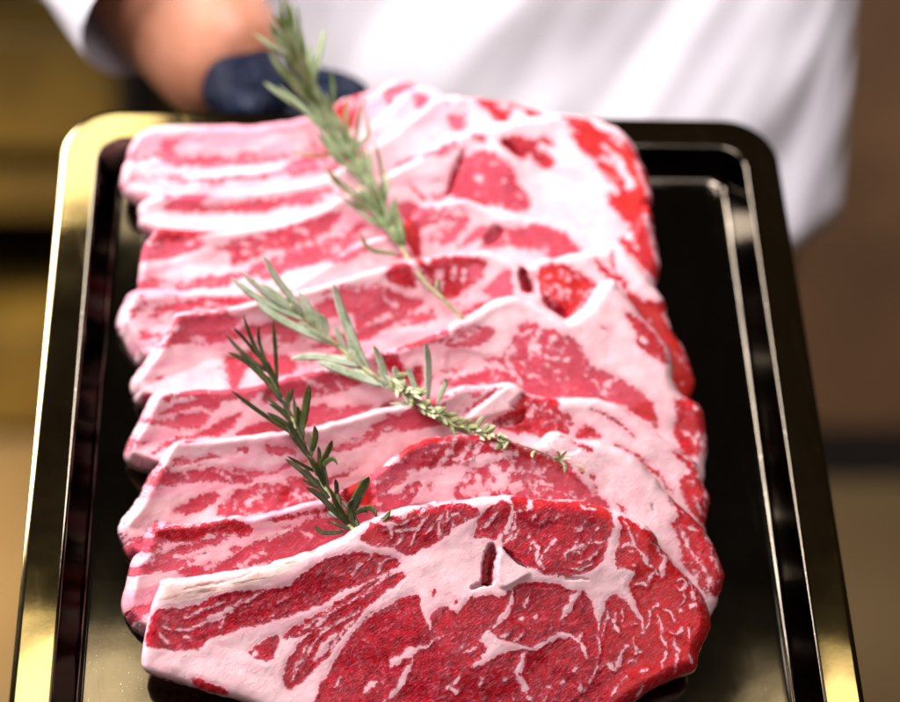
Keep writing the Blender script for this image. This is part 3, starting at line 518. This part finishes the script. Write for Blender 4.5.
OUT.append(steak(6, 'seventh rib steak from the front, deep red wedge near its left end', '''. 158,227 190,229 230,229 300,216 350,190 400,165 440,142 470,128 500,120 540,113 560,111 602,117 624,128 640,151 651,180 654,195 651,207 656,230 660,255 645,285
 500,300 300,305 200,300 143,293 138,288 139,270 143,246 152,234''', [
 ('M', 'r', 's 185,640 210,578 280,568 540,576 430,606 300,640'), ('M', 'h', 's 500,665 600,620 900,550 900,600 720,640 640,690 o 900,-30 900,15 700,100 600,130 545,152 550,100 480,82'), ('M', 'h', 'p 0,130 90,90 200,50 235,60 150,150 50,190 -60,210'), ('f', 6, 'o 560,60 620,70 600,110'), ('f', 6, 'o 640,20 700,50'), ('f', 5, 'p 20,130 80,150'),
 ('M', 'h', 'o 125,240 200,212 300,232 520,200 550,232 500,252 300,252 150,268'), ('f', 4, 'o 200,235 300,245 400,225'), ('M', 'p', 'o 620,200 720,190 700,215'), ('M', 'h', 'p 250,140 320,90 350,110 280,150'),
 ('M', 'h', 't 610,582 700,545 740,480 790,390 830,395 u 0,380 30,368 70,362 150,400 200,450 230,540 268,580 262,622 180,622 100,600 0,640 t 800,600 720,560'), ('M', 'r', 't 610,585 700,540 735,440 790,355 770,440 740,530 680,570'), ('D', 4, 't 700,560 735,440 790,358 770,440 730,540'), ('f', 6, 'u 20,470 60,500'), ('V', 8, '. 470,165 520,200', -1),
 ('M', 'q', 'u 135,322 200,298 300,308 340,298 372,340 320,332 300,360 370,388 388,420 350,442 300,420 270,372 240,402 170,362'), ('D', 4, 'u 138,320 190,330 240,400 170,365'), ('M', 'r', 't 830,290 870,295 880,325 840,315'),
 ('M', 'o', 'u 395,182 500,200 600,270 720,330 770,400 830,540 812,610 830,690 700,690 620,570 680,550 600,470 560,400 520,370 450,290 485,270'), ('f', 9, 'u 600,330 660,400 710,500 720,530'), ('f', 5, 'u 740,400 780,500'), ('f', 4, 'u 640,300 700,350'), ('f', 6, 'u 570,400 620,400 640,440'), ('f', 7, 'u 790,520 800,560'),
 ('M', 'p', 't 540,290 640,240 680,200 690,220 640,270 560,300'), ('M', 'p', 't 470,400 540,360 560,390 490,420'), ('M', 'p', 't 700,380 750,320 700,330 660,380'), ('M', 'h', 't 480,600 560,590 600,640 520,660'), ('M', 'p', 't 0,290 80,290 80,300 0,305'),
 ('m', 2, 't 540,510 580,560 640,580'),
 ], 2.4, seed=7, rl=.003, swell=[(495, 180, 30, .004), (640, 200, 40, .002), (440, 165, 25, .003)]))
OUT.append(steak(7, 'third rib steak from the back, narrow dusky purple bone strip along its left half', '''. 140,202 165,193 230,190 310,178 350,160 390,130 425,103 443,94 473,96 500,98 522,102 549,109 575,112 600,118 610,135 590,170
 500,200 400,230 300,245 200,240 144,228 139,215''', [
 ('M', 'h', 's 245,490 260,465 350,452 450,478 620,450 740,440 900,422 900,462 760,474 700,497 580,502 430,502 340,505'), ('M', 'p', 't 0,560 150,530 180,550 0,600'), ('M', 'h', 't 100,670 200,630 230,640 180,670'),
 ('M', 'q', 'u 5,140 30,128 150,130 250,150 330,200 352,250 300,275 200,240 130,230 60,172'), ('f', 8, 'u 180,220 240,235 290,240'), ('f', 6, 'u 120,160 200,170'), ('F', 'u 200,170 260,200 240,230 180,220'), ('M', 'p', 't 700,200 760,210 780,260 740,270'),
 ], 2.6, seed=8, rl=.004, swell=[(470, 125, 35, .003)]))
OUT.append(steak(8, 'second rib steak from the back, pale rounded end jutting toward the left tray wall', '''. 128,158 166,174 230,172 310,160 350,140 380,112 400,92 418,82 440,88 455,110 440,150
 400,180 300,215 200,212 139,199 130,197 122,190 120,178''', [
 ('M', 'h', 's 275,356 400,342 640,342 900,268 900,288 700,348 400,368 290,364'), ('M', 'p', 't 0,440 120,400 180,390 100,430 0,450'), ('M', 'p', 't 560,100 620,120 640,170 580,180'),
 ], 2.6, seed=9, rl=.006))
OUT.append(steak(9, 'rearmost rib steak at the far tray wall, pale bone with a dull pink streak', '''. 143,127 172,122 243,122 297,116 320,107 345,95 368,88 398,79 418,83 430,100 425,130
 400,165 300,190 200,190 130,175 126,158 130,140''', [
 ('M', 'p', 's 235,275 245,240 370,246 480,242 600,258 800,238 810,258 600,282 380,288'), ('M', 'h', 's 340,255 480,250 480,275 380,282'), ('M', 'p', 't 430,120 520,75 600,100 610,160 520,190 450,170'), ('F', 't 460,130 520,120 530,150 480,160'),
 ('M', 'o', 't 200,160 330,80 320,95 300,180 280,260 200,200'), ('f', 7, 't 290,120 260,190'), ('m', 1.4, 's 280,95 600,102 800,80'),
 ], 2.6, seed=10, rl=.006, swell=[(400, 110, 35, .006)]))
# ------------------------------------------------------------------ herbs
def inside(p, ol):
    v, _, _ = seg_dist(np.array([p[0]]), np.array([p[1]]), ol, True); return v[0] > 0
def surf_c(p):
    for k, ol in enumerate(OUT):
        if inside(p, ol): return cplane(k)
    return cplane(8)
def stem_points(px, lift, n=40, lead=None):
    q = smooth_poly(px, False, max(2, n//len(px))); c = np.array([surf_c(p) for p in q])
    k = np.ones(9)/9; c = np.convolve(np.pad(c, 4, 'edge'), k, 'valid')
    lf = np.interp(np.linspace(0, 1, len(q)), np.linspace(0, 1, len(lift)), lift)
    return q, c+lf
def tube(path, rad):
    path = np.asarray(path); V = []; F = []; n = 8
    for i, p in enumerate(path):
        t = path[min(i+1, len(path)-1)]-path[max(i-1, 0)]; t /= np.linalg.norm(t); a = np.cross(t, [0.3, .2, 1]); a /= np.linalg.norm(a); b = np.cross(t, a)
        for k in range(n): V.append(p+rad[i]*(a*math.cos(2*math.pi*k/n)+b*math.sin(2*math.pi*k/n)))
    for i in range(len(path)-1):
        for k in range(n): F.append((i*n+k, i*n+(k+1) % n, (i+1)*n+(k+1) % n, (i+1)*n+k))
    F.append(tuple(range(n))[::-1]); F.append(tuple((len(path)-1)*n+k for k in range(n))); return V, F
def blade(path, width, side, V, F, blunt=.5):
    """a narrow folded leaf: five points across, thick"""
    path = smooth_poly(path, False, 4); n = len(path); b0 = len(V)
    for i, p in enumerate(path):
        t = path[min(i+1, n-1)]-path[max(i-1, 0)]; t = t/(np.linalg.norm(t)+1e-9); s = side-t*side.dot(t); s /= np.linalg.norm(s)+1e-9; u = np.cross(s, t)
        f = i/(n-1); w = width*.5*(min(1, .35+f*3))*(1 if f < .55 else max(.05, (1-((f-.55)/.45)**2)))
        for a, z in ((-1, -.10), (-.5, .10), (0, -.12), (.5, .10), (1, -.10), (0, -.36)): V.append(p+s*a*w+u*z*w)
    for i in range(n-1):
        for k in range(6):
            a = b0+i*6; F.append((a+k, a+(k+1) % 6, a+6+(k+1) % 6, a+6+k))
def herb(name, label, cat, stem_px, lift, leaves, mat, smat, r0, r1, wid, extra=None, group=None, wscale=1.0):
    q, c = stem_points(stem_px, lift); path = np.array([on_plane(a[0], a[1], NRM, cc) for a, cc in zip(q, c)])
    path = np.array([W(p) for p in path]); org = path[len(path)//2]
    root = empty(name, org); tag(root, label, cat, group)
    rad = np.linspace(r0, r1, len(path)); V, F = tube(path-org, rad); mesh_obj('stem', V, F, smat, root)
    V = []; F = []; wn = TR @ NRM
    for lf in leaves:
        pts = P(lf[0]); w = lf[1] if len(lf) > 1 else wid; zl = lf[2] if len(lf) > 2 else .004
        tip, base = np.array(pts[0]), np.array(pts[-1]); j = np.argmin(np.hypot(*(q-base).T)); cb = c[j]
        snapb = base*.35+q[j]*.65; pp = [snapb]+[np.array(t) for t in pts[-2:0:-1]]+[tip]
        if len(pp) == 2: pp.insert(1, (snapb+tip)/2+np.array([random.uniform(-1, 1), random.uniform(-2, 0)]))
        L = len(pp); wp = [W(on_plane(a[0], a[1], NRM, cb+zl*(i/(L-1))**1.0)) for i, a in enumerate(pp)]
        d = np.array(wp[-1])-np.array(wp[0]); side = np.cross(d, wn+np.array([random.uniform(-.5, .5), random.uniform(-.3, .3), 0])); side /= np.linalg.norm(side)
        blade(np.array(wp)-org, w*wscale, side, V, F)
    if extra:
        cnt, lmin, lmax, w, spread, f0, f1 = extra
        for k in range(cnt):
            f = f0+(f1-f0)*(k+random.random())/cnt; i = min(int(f*(len(path)-1)), len(path)-2); p = path[i]; t = path[min(i+2, len(path)-1)]-path[i]; t /= np.linalg.norm(t)
            a = np.cross(t, wn); a /= np.linalg.norm(a); b = np.cross(a, t); ph = k*2.4+random.uniform(-.4, .4); ra = a*math.cos(ph)+b*(abs(math.sin(ph))*.8+.08)
            ln = random.uniform(lmin, lmax); sp = random.uniform(*spread); d = t*math.cos(sp)+ra*math.sin(sp); d /= np.linalg.norm(d)
            cv = ra*random.uniform(-.06, .1)*ln
            blade(np.array([p, p+d*ln*.5+cv, p+d*ln+cv*.3+t*ln*.1])-org, w*random.uniform(.75, 1.1), np.cross(d, b+1e-3), V, F)
    mesh_obj('foliage', V, F, mat, root); return root
# back sprig
herb('rosemary_sprig', 'long soft green rosemary sprig at the back, its tip pointing at the gloved hand', 'herb sprig',
 [(466, 322), (440, 296), (425, 282), (408, 258), (392, 230), (375, 200), (358, 170), (340, 140), (322, 110), (305, 80), (296, 55), (288, 35)], [.003, .004, .006, .010, .016, .026],
 [('x 280,5 295,90 312,190', .0022), ('x 238,35 262,120 292,200', .0022), ('x 150,115 230,170 300,235', .0024), ('x 400,95 385,180 365,290', .0034), ('x 352,150 350,220 372,330', .003), ('x 425,245 432,320 450,400', .0022, .006), ('x 185,285 270,345 375,430', .0028), ('x 205,180 270,270 370,400', .003),
  ('x 240,300 330,380 440,500', .0028), ('x 280,525 350,545 405,575', .0015), ('x 400,580 460,640 530,740', .0016), ('x 575,490 600,590 625,710', .0018, .008), ('t 220,555 280,600 330,660', .0016), ('p 315,145 360,220 440,285', .0022), ('t 155,430 220,520 350,680', .0016), ('x 380,460 420,520 500,620', .0026), ('x 545,340 520,430 520,560', .002, .008), ('x 480,330 480,440 540,580', .002, .008), ('p 655,400 665,360 690,440', .0016, .006), ('p 470,0 470,60 520,180', .002), ('t 340,180 350,300 300,330', .002, .006)],
 LEAF_MID, STEM, .0011, .0009, .0022, (100, .013, .026, .0023, (.22, .6), .30, 1.0), wscale=1.15)
# middle silvery sprig
herb('rosemary_sprig', 'silvery green rosemary sprig in the middle, between the dark and the rear sprig', 'herb sprig',
 [(470, 432), (448, 424), (430, 412), (412, 398), (392, 388), (373, 375), (356, 362), (340, 348), (318, 330), (303, 316), (290, 304)], [.003, .005, .008, .011, .013],
 [('y 45,120 170,215 385,325', .0030, .007), ('y 95,98 200,190 345,305', .0026, .008), ('y 195,25 270,150 430,310', .0030, .010), ('y 180,148 260,200 375,300', .0022), ('y 160,230 270,310 490,440', .0034), ('y 510,150 550,290 640,480', .0032, .012), ('y 555,250 600,390 680,520', .0024), ('y 318,490 440,480 640,520', .0030, .003), ('y 435,500 560,545 740,630', .0036, .003),
  ('y 445,288 470,320 500,370', .0024), ('y 515,340 540,400 580,450', .0026), ('y 690,428 720,490 770,570', .0024, .008), ('m 610,55 622,150 652,280', .0026, .014), ('m 690,218 700,240 712,270', .0020), ('m 470,160 480,200 540,260', .0026), ('m 530,170 545,210 590,280', .0022), ('m 375,70 400,130 440,200', .0024), ('y 350,180 400,260 450,330', .0024)],
 LEAF_SILVER, STEM, .0016, .0011, .0028, (20, .007, .015, .0024, (.3, .8), .1, .95), wscale=1.35)
# dark front sprig
herb('rosemary_sprig', 'dark green rosemary sprig in sharp focus, standing up from behind the front steak', 'herb sprig',
 [(362, 534), (350, 527), (338, 510), (326, 490), (313, 466), (302, 442), (291, 416), (281, 396), (272, 378), (266, 368)], [.001, .005, .010, .014, .017],
 [('y 105,292 150,420 250,600', .0022, .006), ('y 60,350 110,400 200,490', .0020, .006), ('y 25,380 110,470 240,560', .0021, .004), ('y 35,460 130,510 290,670', .0026, .002), ('y 175,335 178,420 232,570', .0018, .006), ('y 238,313 248,440 268,610', .0022, .008), ('z 45,42 160,130 320,262', .0022, .002), ('z 392,20 378,100 372,225', .0044, .008), ('z 320,32 312,70 300,112', .0020), ('z 212,102 270,140 335,215', .0022, .003), ('z 205,142 270,180 360,240', .0026, .002),
  ('z 415,200 418,250 432,310', .0034, .006), ('z 492,265 475,310 452,375', .0030, .006), ('z 518,375 495,345 465,360 450,405', .0026, .006), ('z 285,345 360,400 490,520', .0024, .002), ('z 375,470 440,510 570,650', .0030, .002), ('z 340,115 345,160 365,215', .003), ('z 505,435 512,470 530,520', .0024, .006), ('z 655,425 620,480 590,590', .0050, .006), ('z 415,635 450,670 500,705', .0022, .001), ('z 690,610 660,560 610,560', .0028, .004), ('z 750,570 720,610 660,625', .0026, .003), ('z 590,520 570,560 600,630', .0030, .004),
  ('z 430,290 436,330 440,380', .002, .004), ('z 370,380 400,430 450,470', .0026, .001), ('z 380,330 430,400 470,470', .0028, .006), ('y 190,480 230,560 280,640', .0024), ('z 300,180 340,260 400,340', .003, .006), ('z 480,470 520,560 580,640', .003, .005), ('z 640,600 640,570 600,560', .0024, .006)],
 LEAF_DARK, STEM, .0012, .0009, .0024, (26, .009, .018, .0023, (.3, .75), .05, .85), wscale=1.0)
# thyme
herb('thyme_sprig', 'thin thyme twig of tiny pale leaves trailing from the silvery rosemary toward the right', 'herb sprig',
 [(392, 378), (402, 388), (415, 398), (430, 410), (450, 421), (475, 430), (497, 436), (515, 443), (535, 450), (552, 457), (567, 468)], [.011, .010, .007, .004, .003],
 [('n 480,545 490,560 500,575', .0016), ('n 525,545 510,560 500,572', .0016), ('n 465,580 480,578 498,575', .0018), ('n 515,645 518,610 505,578', .0020), ('n 545,580 525,578 505,574', .0014), ('n 370,575 372,555 390,540', .0018), ('n 200,540 225,520 250,480', .0022), ('n 240,535 255,510 260,480', .0020), ('n 215,500 235,500 260,475', .0022), ('n 610,645 590,610 570,595', .0010)],
 LEAF_THYME, stemmat('thin_woody_stem', (.36, .28, .20), (.18, .12, .07)), .0009, .0004, .0018, (64, .0045, .0095, .0027, (.35, 1.4), 0, .64))
# ------------------------------------------------------------------ the cook
SHIRT = NT('white_cotton'); SHIRT.set(Base_Color=SHIRT.mix(SHIRT.rng(SHIRT.noise(9, 4), .3, .7), (.74, .69, .75), (.84, .80, .85)), Roughness=.85, Normal=SHIRT.bump(SHIRT.noise(5, 2, .5, SHIRT.map((0, R(28), 0), (1.6, 1, .35))), .9, .08)); SHIRT = SHIRT.m
SKIN = NT('skin'); SKIN.set(Base_Color=SKIN.mix(SKIN.rng(SKIN.noise(30, 4), .3, .7), (.38, .145, .08), (.47, .20, .12)), Roughness=.5, Subsurface_Weight=.1, Subsurface_Scale=.01, Normal=SKIN.bump(SKIN.noise(400, 3), .15, .001)); SKIN = SKIN.m
GLOVE = NT('navy_nitrile'); GLOVE.set(Base_Color=GLOVE.mix(GLOVE.noise(60, 3), (.001, .002, .006), (.002, .006, .024)), Roughness=.55, Specular_IOR_Level=.12, Normal=GLOVE.bump(GLOVE.noise(45, 4, .6, None, 1.5), .9, .008)); GLOVE = GLOVE.m
TROUS = NT('brown_cloth'); TROUS.set(Base_Color=TROUS.mix(TROUS.noise(8, 4), (.10, .05, .02), (.22, .12, .05)), Roughness=.9, Normal=TROUS.bump(TROUS.noise(20, 4), .4, .02)); TROUS = TROUS.m
def skin_mesh(name, chains, mat, parent, org, sub=2):
    """chains: lists of (point, rx, ry); the first point of a later chain may be an index (k,i) of an earlier point"""
    V = []; E = []; Rr = []; idx = {}
    for ci, ch in enumerate(chains):
        prev = None
        for i, it in enumerate(ch):
            if isinstance(it, tuple) and len(it) == 2 and isinstance(it[0], int): prev = idx[it]; continue
            p, rx, ry = it; V.append(tuple(np.asarray(p)-org)); Rr.append((rx, ry)); idx[(ci, i)] = len(V)-1
            if prev is not None: E.append((prev, len(V)-1))
            prev = len(V)-1
    me = bpy.data.meshes.new(name); me.from_pydata(V, E, []); o = bpy.data.objects.new(name, me); link(o)
    mod = o.modifiers.new('skin', 'SKIN'); mod.use_smooth_shade = True
    for i, r_ in enumerate(Rr): me.skin_vertices[0].data[i].radius = r_; me.skin_vertices[0].data[i].use_root = (i == 0)
    mod.branch_smoothing = .5
    sb = o.modifiers.new('sub', 'SUBSURF'); sb.levels = sub; sb.render_levels = sub
    me.materials.append(mat)
    # bake the modifiers into a plain mesh
    bpy.context.view_layer.update(); dg = bpy.context.evaluated_depsgraph_get(); nm = bpy.data.meshes.new_from_object(o.evaluated_get(dg)); o.modifiers.clear(); o.data = nm
    nm.polygons.foreach_set('use_smooth', [True]*len(nm.polygons)); nm.update()
    if parent is not None: o.parent = parent
    return o
A = at_depth
zc = 1.20
rim_back = W((0, yf, 0)); print('rim back', rim_back, 'cam', W(CPOS), 'x', x0, x1, 'yn', yn, 'yf', yf)
wrist = A(222, 60, 1.075); elbow = A(80, -140, 1.13); shoulder = A(235, -430, 1.34)
tor = A(562, 120, 1.34)
person = empty('person', (tor[0], tor[1]+.05, 0)); tag(person, 'cook in white coat behind the tray, navy gloved hand gripping its far edge', 'person')
PO = np.array([tor[0], tor[1]+.05, 0])
cx, cy = tor[0], tor[1]+.05
def pt(dx, dy, z): return np.array([cx+dx, cy+dy, z])
sh2 = pt(.21, .02, 1.47)
handc = A(250, 97, 1.02)
def hp(px, py, d): return A(px, py, d)
body = [
 [(pt(0, 0, .92), .17, .12), (pt(0, 0, 1.10), .16, .11), (pt(0, 0, 1.30), .17, .12), (pt(0, 0, 1.45), .14, .10), (pt(0, 0, 1.54), .06, .06), (pt(0, -.01, 1.62), .075, .085), (pt(0, -.02, 1.70), .085, .10), (pt(0, -.01, 1.78), .06, .07)],
 [(0, 3), (shoulder, .058, .055), (elbow, .050, .048), (elbow*.45+wrist*.55, .056, .052), (wrist, .050, .044), (A(246, 88, 1.05), .036, .022)],
 [(0, 3), (sh2, .055, .055), (pt(.205, .13, 1.22), .046, .046), (pt(.10, .20, 1.08), .034, .034), (pt(.03, .21, 1.07), .034, .02)],
 [(0, 0), (pt(-.10, 0, .84), .09, .09), (pt(-.11, -.01, .48), .062, .066), (pt(-.12, .02, .10), .04, .045), (pt(-.12, -.13, .035), .045, .028)],
 [(0, 0), (pt(.10, 0, .84), .09, .09), (pt(.11, -.01, .48), .062, .066), (pt(.12, .02, .10), .04, .045), (pt(.12, -.13, .035), .045, .028)]]
bo = skin_mesh('body', body, SKIN, person, PO)
# coat: torso shell and rolled sleeve, as lathed rings with folds
def rings(name, rows, mat, parent, org, n=56, fold=.006, seed=0, cap=True, freq=3):
    """rows: (centre, axis a vector, axis b vector)"""
    V = []; F = []
    for i, (c, a, b) in enumerate(rows):
        for k in range(n):
            t = 2*math.pi*k/n; f = 1+fold*float(fbm(np.array([k/n*9+seed]), np.array([i/len(rows)*freq]), 3)[0])*6
            V.append(np.asarray(c)-org+np.asarray(a)*math.cos(t)*f+np.asarray(b)*math.sin(t)*f)
    for i in range(len(rows)-1):
        for k in range(n): F.append((i*n+k, i*n+(k+1) % n, (i+1)*n+(k+1) % n, (i+1)*n+k))
    if cap: F.append(tuple(range(n))[::-1]); F.append(tuple((len(rows)-1)*n+k for k in range(n)))
    return mesh_obj(name, V, F, mat, parent)
tr = []
for i in range(40):
    z = 1.0+.50*i/39; z0_ = .925+.595*i/39
    wd = np.interp(z0_, [.90, 1.1, 1.3, 1.45, 1.52], [.236, .222, .226, .215, .11]); dp = np.interp(z0_, [.90, 1.1, 1.3, 1.45, 1.52], [.145, .135, .14, .12, .07])
    tr.append((pt(0, 0, z0_), (wd, 0, 0), (0, dp, 0)))
coat = rings('coat', tr, SHIRT, person, PO, n=150, fold=.010, seed=3, freq=2)
def limb_rows(pts, rad, n=22):
    q = smooth_poly(pts, False, 8); out = []
    rr = np.interp(np.linspace(0, 1, len(q)), np.linspace(0, 1, len(rad)), rad)
    for i, p in enumerate(q):
        t = q[min(i+1, len(q)-1)]-q[max(i-1, 0)]; t /= np.linalg.norm(t); a = np.cross(t, [0, -.2, 1.]); a /= np.linalg.norm(a); b = np.cross(t, a); out.append((p, a*rr[i], b*rr[i]))
    return out
cuff = elbow*.30+wrist*.70
slv = rings('sleeve', limb_rows([shoulder+np.array([.03, 0, .02]), (shoulder+elbow)/2, elbow+np.array([-.01, 0, -.012]), elbow*.8+wrist*.2, cuff], [.086, .074, .074, .072, .068]), SHIRT, coat, np.zeros(3), fold=.012, seed=5, freq=9, cap=False)
slv2 = rings('sleeve', limb_rows([sh2+np.array([-.03, 0, .01]), (sh2+pt(.205, .13, 1.22))/2, pt(.205, .13, 1.22), pt(.14, .17, 1.16)], [.08, .068, .062, .052]), SHIRT, coat, np.zeros(3), fold=.012, seed=8, freq=9, cap=False)
for o in (slv, slv2):
    me = o.data; off = Vector(PO)
    for v in me.vertices: v.co -= off
for s_ in (-1, 1):
    rows = [(pt(s_*.09, 0, .98), (.115, 0, 0), (0, .125, 0)), (pt(s_*.10, 0, .84), (.11, 0, 0), (0, .12, 0)), (pt(s_*.11, -.01, .48), (.085, 0, 0), (0, .09, 0)), (pt(s_*.12, .01, .1), (.075, 0, 0), (0, .08, 0))]
    rings('trouser_leg', rows, TROUS, person, PO, fold=.01, seed=11+s_)
    shoe = [(pt(s_*.12, .05, .0), (.045, 0, 0), (0, .05, 0)), (pt(s_*.12, .0, .03), (.055, 0, 0), (0, .13, 0)), (pt(s_*.12, .0, .075), (.05, 0, 0), (0, .10, 0)), (pt(s_*.12, .03, .11), (.04, 0, 0), (0, .05, 0))]
    rings('shoe', [(pt(s_*.12, -.05, .002), (.05, 0, 0), (0, .14, 0)), (pt(s_*.12, -.05, .03), (.053, 0, 0), (0, .145, 0)), (pt(s_*.12, -.03, .07), (.045, 0, 0), (0, .10, 0)), (pt(s_*.12, .03, .12), (.045, 0, 0), (0, .05, 0))], GLOVE, person, PO, fold=.0)
# glove: palm, four fingers hooked over the rim to the right, thumb on the near side
gl = [
 [(A(226, 72, 1.068), .040, .034), (A(244, 84, 1.055), .041, .030), (A(268, 90, 1.05), .036, .024), (A(290, 90, 1.05), .026, .018)],
 [(0, 2), (A(300, 78, 1.055), .0105, .0105), (A(330, 82, 1.05), .0095, .0095), (A(352, 90, 1.045), .0088, .0088), (A(366, 100, 1.035), .0078, .0078)],
 [(0, 2), (A(302, 92, 1.05), .0105, .0105), (A(330, 98, 1.045), .0095, .0095), (A(350, 108, 1.035), .0085, .0085)],
 [(0, 2), (A(300, 104, 1.045), .010, .010), (A(324, 112, 1.04), .009, .009), (A(342, 122, 1.03), .008, .008)],
 [(0, 2), (A(290, 114, 1.04), .0095, .0095), (A(308, 122, 1.035), .0085, .0085), (A(322, 130, 1.03), .0075, .0075)],
 [(0, 1), (A(236, 104, 1.03), .014, .014), (A(252, 110, 1.015), .0115, .0115), (A(268, 116, 1.005), .0095, .0095)]]
skin_mesh('glove', gl, GLOVE, person, PO)
hair = NT('dark_hair'); hair.set(Base_Color=hair.mix(hair.noise(90, 4, .6, hair.map((0, 0, 0), (1, 1, .1))), (.015, .008, .005), (.05, .03, .02)), Roughness=.6)
rings('hair', [(pt(0, .012, 1.66), (.088, 0, 0), (0, .085, 0)), (pt(0, .012, 1.72), (.100, 0, 0), (0, .108, 0)), (pt(0, .008, 1.78), (.090, 0, 0), (0, .095, 0)), (pt(0, .005, 1.82), (.05, 0, 0), (0, .05, 0))], hair.m, person, PO, fold=.01)
# ------------------------------------------------------------------ background
def wray(px, py): return W(CPOS), TR @ (B @ dircam(px, py))
def on_floor(px, py, z=0):
    o, d = wray(px, py); return o+d*((z-o[2])/d[2])
def simple(name, a, b, scale=3, rough=.7, metal=0):
    N = NT(name); N.set(Base_Color=N.mix(N.rng(N.noise(scale, 4), .35, .65), a, b), Roughness=rough, Metallic=metal, Normal=N.bump(N.noise(scale*12, 3), .2, .004)); return N.m
fl = mesh_obj('floor', [(-6, -4, 0), (6, -4, 0), (6, 8, 0), (-6, 8, 0)], [(0, 1, 2, 3)], simple('tan_floor', (.11, .068, .025), (.15, .095, .038), 2, .6)); fl['kind'] = 'structure'
wl = mesh_obj('wall', [(-6, 6.2, 0), (6, 6.2, 0), (6, 6.2, 4), (-6, 6.2, 4)], [(0, 1, 2, 3)], simple('brown_wall', (.10, .06, .025), (.16, .09, .04), 1.2, .9)); wl['kind'] = 'structure'
def box(lo, hi, bev=.01):
    (a, b, c), (d, e, f) = lo, hi
    V = [(a, b, c), (d, b, c), (d, e, c), (a, e, c), (a, b, f), (d, b, f), (d, e, f), (a, e, f)]
    return V, [(3, 2, 1, 0), (4, 5, 6, 7), (0, 1, 5, 4), (1, 2, 6, 5), (2, 3, 7, 6), (3, 0, 4, 7)]
def boxes(name, lst, mat, parent, org):
    V = []; F = []
    for lo, hi in lst:
        v, f = box(lo, hi); n = len(V); V += [tuple(np.array(t)-org) for t in v]; F += [tuple(i+n for i in q) for q in f]
    o = mesh_obj(name, V, F, mat, parent, smooth=False); bv = o.modifiers.new('bevel', 'BEVEL'); bv.width = .006; bv.segments = 2; return o
GOLDW = simple('golden_brown_wood', (.085, .05, .007), (.15, .09, .014), 5, .5); DARK = simple('near_black', (.006, .005, .005), (.012, .010, .010), 3, .5)
BRW = simple('dull_brown_wood', (.10, .05, .022), (.15, .075, .032), 4, .6)
# left shelf unit
g1 = on_floor(0, 440); yb = g1[1]; zt = lambda px, py: (lambda o, d: (o+d*((yb-o[1])/d[1])))(*wray(px, py))
xr = zt(118, 200)[0]
su = empty('shelf_unit', (xr-.5, yb, 0)); tag(su, 'out of focus golden brown shelf unit standing at left behind the cook', 'shelf')
o_ = np.array([xr-.5, yb, 0]); z1 = zt(20, 332)[2]; z2 = zt(20, 160)[2]; z3 = zt(20, 42)[2]
boxes('back_panel', [((xr-1.4, yb+.40, 0), (xr, yb+.43, 1.9))], DARK, su, o_)  # near-black colour paints in the dark of the open shelves
boxes('drawer_front', [((xr-1.4, yb, .02), (xr, yb+.38, z1))], GOLDW, su, o_)
boxes('shelf_board', [((xr-1.4, yb+.03, z2), (xr, yb+.39, z3))], GOLDW, su, o_)
boxes('shelf_board', [((xr-1.4, yb+.03, zt(20, 226)[2]), (xr, yb+.39, zt(20, 186)[2]))], GOLDW, su, o_)
boxes('side_panel', [((xr, yb+.02, 0), (xr+.03, yb+.42, 1.9))], DARK, su, o_)
boxes('top_board', [((xr-1.4, yb+.05, z3+.45), (xr, yb+.39, z3+.6))], DARK, su, o_)
# right cabinet with dark plinth
g2 = on_floor(880, 482); yb = g2[1]; xl = zt(700, 300)[0]; zk = zt(870, 428)[2]
cb = empty('cabinet', (xl+.8, yb, 0)); tag(cb, 'out of focus dull brown cabinet on a black plinth at right behind the cook', 'cabinet'); o_ = np.array([xl+.8, yb, 0])
boxes('plinth', [((xl-.6, yb, 0), (xl+1.6, yb+.5, zk))], DARK, cb, o_)
boxes('door', [((xl-.6, yb-.01, zk+.003), (xl+.50, yb+.5, 1.3))], BRW, cb, o_); boxes('door', [((xl+.505, yb-.01, zk+.003), (xl+1.6, yb+.5, 1.3))], BRW, cb, o_)
# ------------------------------------------------------------------ warm ceiling lamps whose glow shows on the tray
def refl(px, py, hgt):
    p = on_plane(px, py, (0, 0, 1), 0); d = p-CPOS; d[2] = -d[2]; d /= np.linalg.norm(d); pw = W(p); dw = TR @ d
    return pw+dw*((hgt-pw[2])/dw[2])
print('floor', on_floor(5, 560), on_floor(885, 640), on_floor(5, 680))
for q_ in ((30, 690), (30, 560), (845, 690), (845, 560), (60, 400), (90, 130), (800, 400), (120, 640), (755, 135)): print('refl', q_, np.round(refl(*q_, 2.6), 2))
# focus
fp = np.array(unproj_many(np.array([430.]), np.array([540.]), cplane(0))[0]); fd = float((fp-CPOS) @ (B.T @ np.array([0, 0, 1.])))
cam.dof.use_dof = True; cam.dof.focus_distance = fd; cam.dof.aperture_fstop = 2.5; cam.dof.aperture_blades = 0
print('focus', fd)
